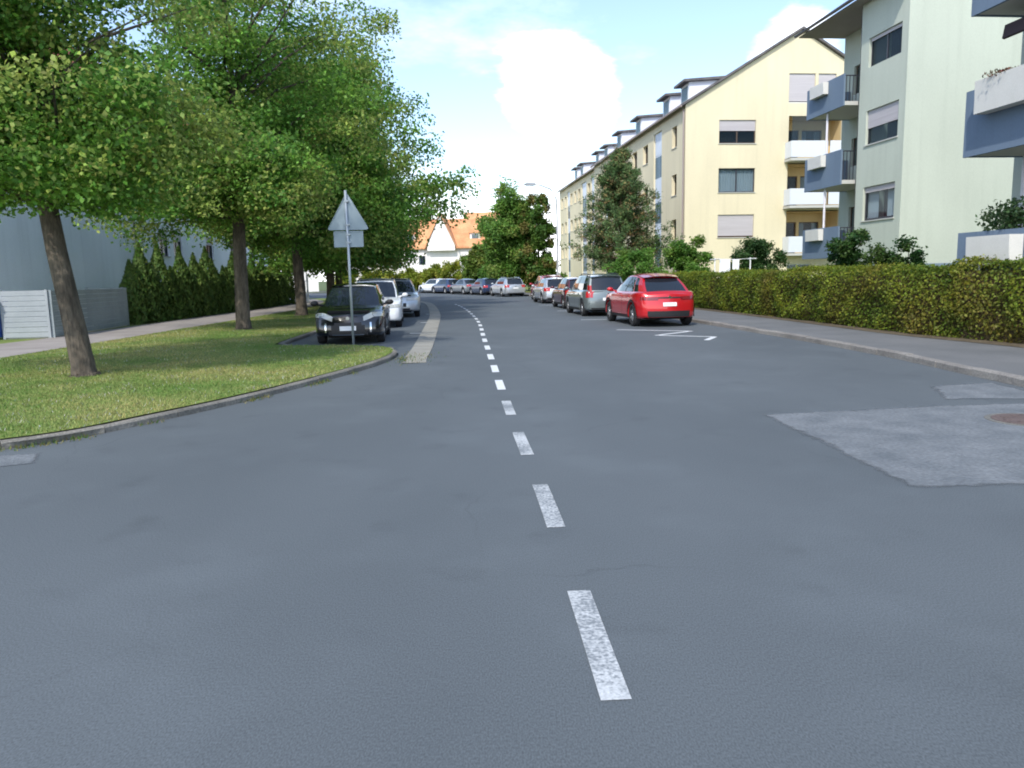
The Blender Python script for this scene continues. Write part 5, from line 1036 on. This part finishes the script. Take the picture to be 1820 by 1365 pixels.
# pine
def pine():
    root = empty('pine_tree', (6.95, 48.3, 0.09), 0, 'dark pine with brown inner twigs in front of the yellow blocks', 'tree'); H_ = 9.1
    m = MB(); m.tube([(0, 0, -0.1), (0, 0, 0.8), (0.05, 0, 3), (0, 0.05, 6), (0, 0, H_)], [0.17, 0.14, 0.12, 0.08, 0.02], 10, jit=0.05); m.build('trunk', 'pine_bark', root, True)
    br = MB(); C = []; Dn = []; inner = []
    for z in np.arange(2.0, H_ - 0.1, 0.27):
        rel = (z - 1.7) / (H_ - 1.7); Rm = 3.5 * (1 - rel ** 1.1) * (1 if rel > 0.18 else 0.72 + rel * 1.5) + 0.18
        for k in range(8 if rel < 0.8 else 4):
            a = random.uniform(0, 2 * math.pi); ln = Rm * random.uniform(0.45, 1.18); up = 0.10 + 0.5 * rel; tip = Vector((math.cos(a) * ln, math.sin(a) * ln, z + ln * up - 0.12 * ln))
            b0 = Vector((0, 0, z)); mid = b0.lerp(tip, 0.55) + Vector((0, 0, -0.05 * ln)); br.tube([b0, mid, tip], [0.035 * (1 - rel * 0.6), 0.02, 0.008], 5, cap=False)
            for s in np.linspace(0.35, 1.0, 6):
                p = (b0.lerp(mid, s / 0.55) if s < 0.55 else mid.lerp(tip, (s - 0.55) / 0.45))
                for q in range(3): C.append(p + Vector((random.gauss(0, 0.12), random.gauss(0, 0.12), random.gauss(0.03, 0.08))) * (0.6 + ln * 0.3)); inner.append(s < 0.6); Dn.append((tip - b0).normalized())
    br.build('branch', 'pine_bark', root, True)
    C = np.array(C); inner = np.array(inner); Dn = np.array(Dn); per = 15; idx = np.repeat(np.arange(len(C)), per); P = C[idx] + rng.normal(size=(len(idx), 3)) * 0.10
    T = rng.normal(size=(len(idx), 3)) * 0.8 + Dn[idx] + np.array([[0, 0, 0.5]]); cols = np.where(rng.random((len(C), 1)) < np.where(inner, 0.42, 0.14)[:, None], np.array([[0.24, 0.18, 0.075]]), np.array([[0.085, 0.15, 0.05]]))
    lt = rng.random(len(C)) < 0.2; cols[lt] = (0.12, 0.18, 0.06)
    leaves('needles', P, rng.normal(size=P.shape), rng.uniform(0.12, 0.24, len(P)), jitter_cols(cols[idx], 0.25), 'needle', root, aspect=0.28, T=T)
pine()
# conifer row behind the left pavement
def thuja(x, y, h, r, label):
    root = empty('thuja', (x, y, 0.085), random.uniform(0, 6), label, 'conifer', 'conifers in the row along the left pavement')
    m = MB(); m.tube([(0, 0, -0.05), (0, 0, h * 0.85)], [0.05, 0.01], 6); m.build('trunk', 'bark', root)
    n = 2600; z = rng.random(n) ** 1.0 * h; a = rng.uniform(0, 2 * np.pi, n); prof = np.where(z < h * 0.5, 1.0 - 0.12 * z / h, 0.94 * ((h - z) / (h * 0.5)) ** 1.05); rr = r * prof * (0.55 + 0.45 * rng.random(n) ** 0.4) * (1 + 0.12 * np.sin(a * 3 + z * 2))
    P = np.stack([np.cos(a) * rr, np.sin(a) * rr, z + 0.05], 1); Nn = np.stack([np.cos(a), np.sin(a), rng.normal(size=n) * 0.3], 1) + rng.normal(size=(n, 3)) * 0.5; T = np.stack([np.cos(a) * 0.35, np.sin(a) * 0.35, np.ones(n)], 1) + rng.normal(size=(n, 3)) * 0.3
    t = rng.random((n, 1)); leaves('foliage', P, Nn, rng.uniform(0.12, 0.24, n), jitter_cols(np.array([[0.05, 0.11, 0.022]]) * t + np.array([[0.125, 0.195, 0.038]]) * (1 - t), 0.2), 'needle', root, aspect=0.45, T=T)
ty = [29.2]
while ty[-1] < 49.6: ty.append(ty[-1] + random.uniform(0.72, 0.92))
TH = (2.2, 2.9, 2.25, 3.05, 2.1, 3.0, 2.35, 2.85, 2.2, 3.0, 2.6, 2.3)
for k, yy in enumerate(ty):
    lb = 'pointed conifer at one end of the row, touching the slatted screen' if k == 0 else 'last pointed conifer of the row, beside the garden gate' if k == len(ty) - 1 else 'pointed dark green conifer inside the close row behind the left pavement'
    thuja(-14.35 + random.uniform(-0.12, 0.12) - max(0, yy - 46) * 0.05, yy, TH[k % 12] * random.uniform(0.95, 1.05), random.uniform(0.5, 0.62), lb)
# clipped hedges on the right
def hedge(L, width, h0, h1, label, dens, leaf, brown, group):
    P0 = L[0]; root = empty('hedge', (P0.x, P0.y, 0.1), 0, label, 'hedge', group); Lr = resample(L, 0.4); core = MB()
    inn = offset_line(Lr, 0.14); out_ = offset_line(Lr, width - 0.14); n = len(Lr)
    for i in range(n - 1):
        a, b, c_, d_ = inn[i] - P0, inn[i + 1] - P0, out_[i + 1] - P0, out_[i] - P0; ha = h0 + (h1 - h0) * i / n - 0.16; hb = h0 + (h1 - h0) * (i + 1) / n - 0.16
        core.quad((a.x, a.y, 0), (b.x, b.y, 0), (b.x, b.y, hb), (a.x, a.y, ha)); core.quad((d_.x, d_.y, 0), (d_.x, d_.y, ha), (c_.x, c_.y, hb), (c_.x, c_.y, 0)); core.quad((a.x, a.y, ha), (b.x, b.y, hb), (c_.x, c_.y, hb), (d_.x, d_.y, ha))
        if i in (0, n - 2):
            p, q, hh_ = (a, d_, ha) if i == 0 else (b, c_, hb); core.quad((p.x, p.y, 0), (p.x, p.y, hh_), (q.x, q.y, hh_), (q.x, q.y, 0))
    core.build('twigs', 'twigs', root)
    tot = sum((b - a).length for a, b in zip(Lr, Lr[1:])); N_ = int(tot * dens); s = rng.uniform(0, n - 1.001, N_); i = s.astype(int); f = (s - i)[:, None]
    A_ = np.array([p[:2] for p in Lr]); base = A_[i] * (1 - f) + A_[i + 1] * f; tg = A_[i + 1] - A_[i]; tg /= np.linalg.norm(tg, axis=1, keepdims=True); nr = np.stack([tg[:, 1], -tg[:, 0]], 1)   # to the garden side
    hh_ = h0 + (h1 - h0) * s / n; u = rng.random(N_); peri = 2 * hh_ + width; front = u * peri < hh_; top = (~front) & (u * peri < hh_ + width)
    off = np.where(front, 0.0, np.where(top, rng.random(N_) * width, width)); z = np.where(top, hh_, rng.random(N_) * hh_)
    lump = np.array([mnoise.noise(Vector((b[0] * 1.3, b[1] * 1.3, zz * 1.6))) for b, zz in zip(base, z)]); lump2 = np.array([mnoise.noise(Vector((b[0] * 0.55 + 9, b[1] * 0.55, zz * 0.7))) for b, zz in zip(base, z)])
    push = lump * 0.15 + rng.normal(size=N_) * 0.045 + 0.02; foot = np.clip((0.35 - z) / 0.35, 0, 1) * 0.12
    off = off + np.where(front, -push + foot, np.where(top, 0, push)); z = z + np.where(top, push * 0.9, 0); z = np.clip(z, 0.03, None)
    P = np.concatenate([base + nr * off[:, None] - np.array([[P0.x, P0.y]]), z[:, None]], 1)
    N3 = np.where(front[:, None], np.concatenate([-nr, np.full((N_, 1), 0.35)], 1), np.where(top[:, None], np.array([[0, 0, 1.0]]), np.concatenate([nr, np.full((N_, 1), 0.35)], 1))) + rng.normal(size=(N_, 3)) * 0.6
    t = np.clip(0.45 + 0.9 * lump + 0.25 * rng.normal(size=N_), 0, 1)[:, None]; cc = np.array([[0.095, 0.155, 0.018]]) * (1 - t) + np.array([[0.25, 0.29, 0.03]]) * t
    br_ = np.clip((lump2 + brown + 0.05 * rng.normal(size=N_)) * 2.0, 0, 1)[:, None] * 0.7; cc = cc * (1 - br_) + np.array([[0.23, 0.14, 0.038]]) * br_
    leaves('foliage', P, N3, rng.uniform(0.7, 1.3, N_) * leaf, jitter_cols(cc, 0.22), 'leaf', root)
HF = resample(HEDGE, 0.1)
def cutl(y0, y1): return [p for p in HF if y0 <= p.y <= y1]
GH = 'clipped hedges along the right pavement'
hedge(cutl(16.0, 44.5), 0.75, 1.50, 1.32, 'long clipped hedge along the right pavement behind the red crossover', 3000, 0.066, -0.16, GH)
hedge(cutl(7.5, 16.4), 0.85, 1.72, 1.56, 'taller browning clipped hedge in front of the wide grey balconies', 3100, 0.066, 0.0, GH)
gp = empty('fence_post', (9.78, 16.1, 0.1), 0, 'thin grey metal post standing between the two hedges', 'post'); m = MB(); m.tube([(0, 0, 0), (0, 0, 1.62)], [0.022, 0.022], 8); m.build('shaft', 'galv', gp); m = MB(); m.tube([(0, 0, 1.62), (0, 0, 1.65)], [0.027, 0.02], 8); m.build('cap', 'galv', gp)
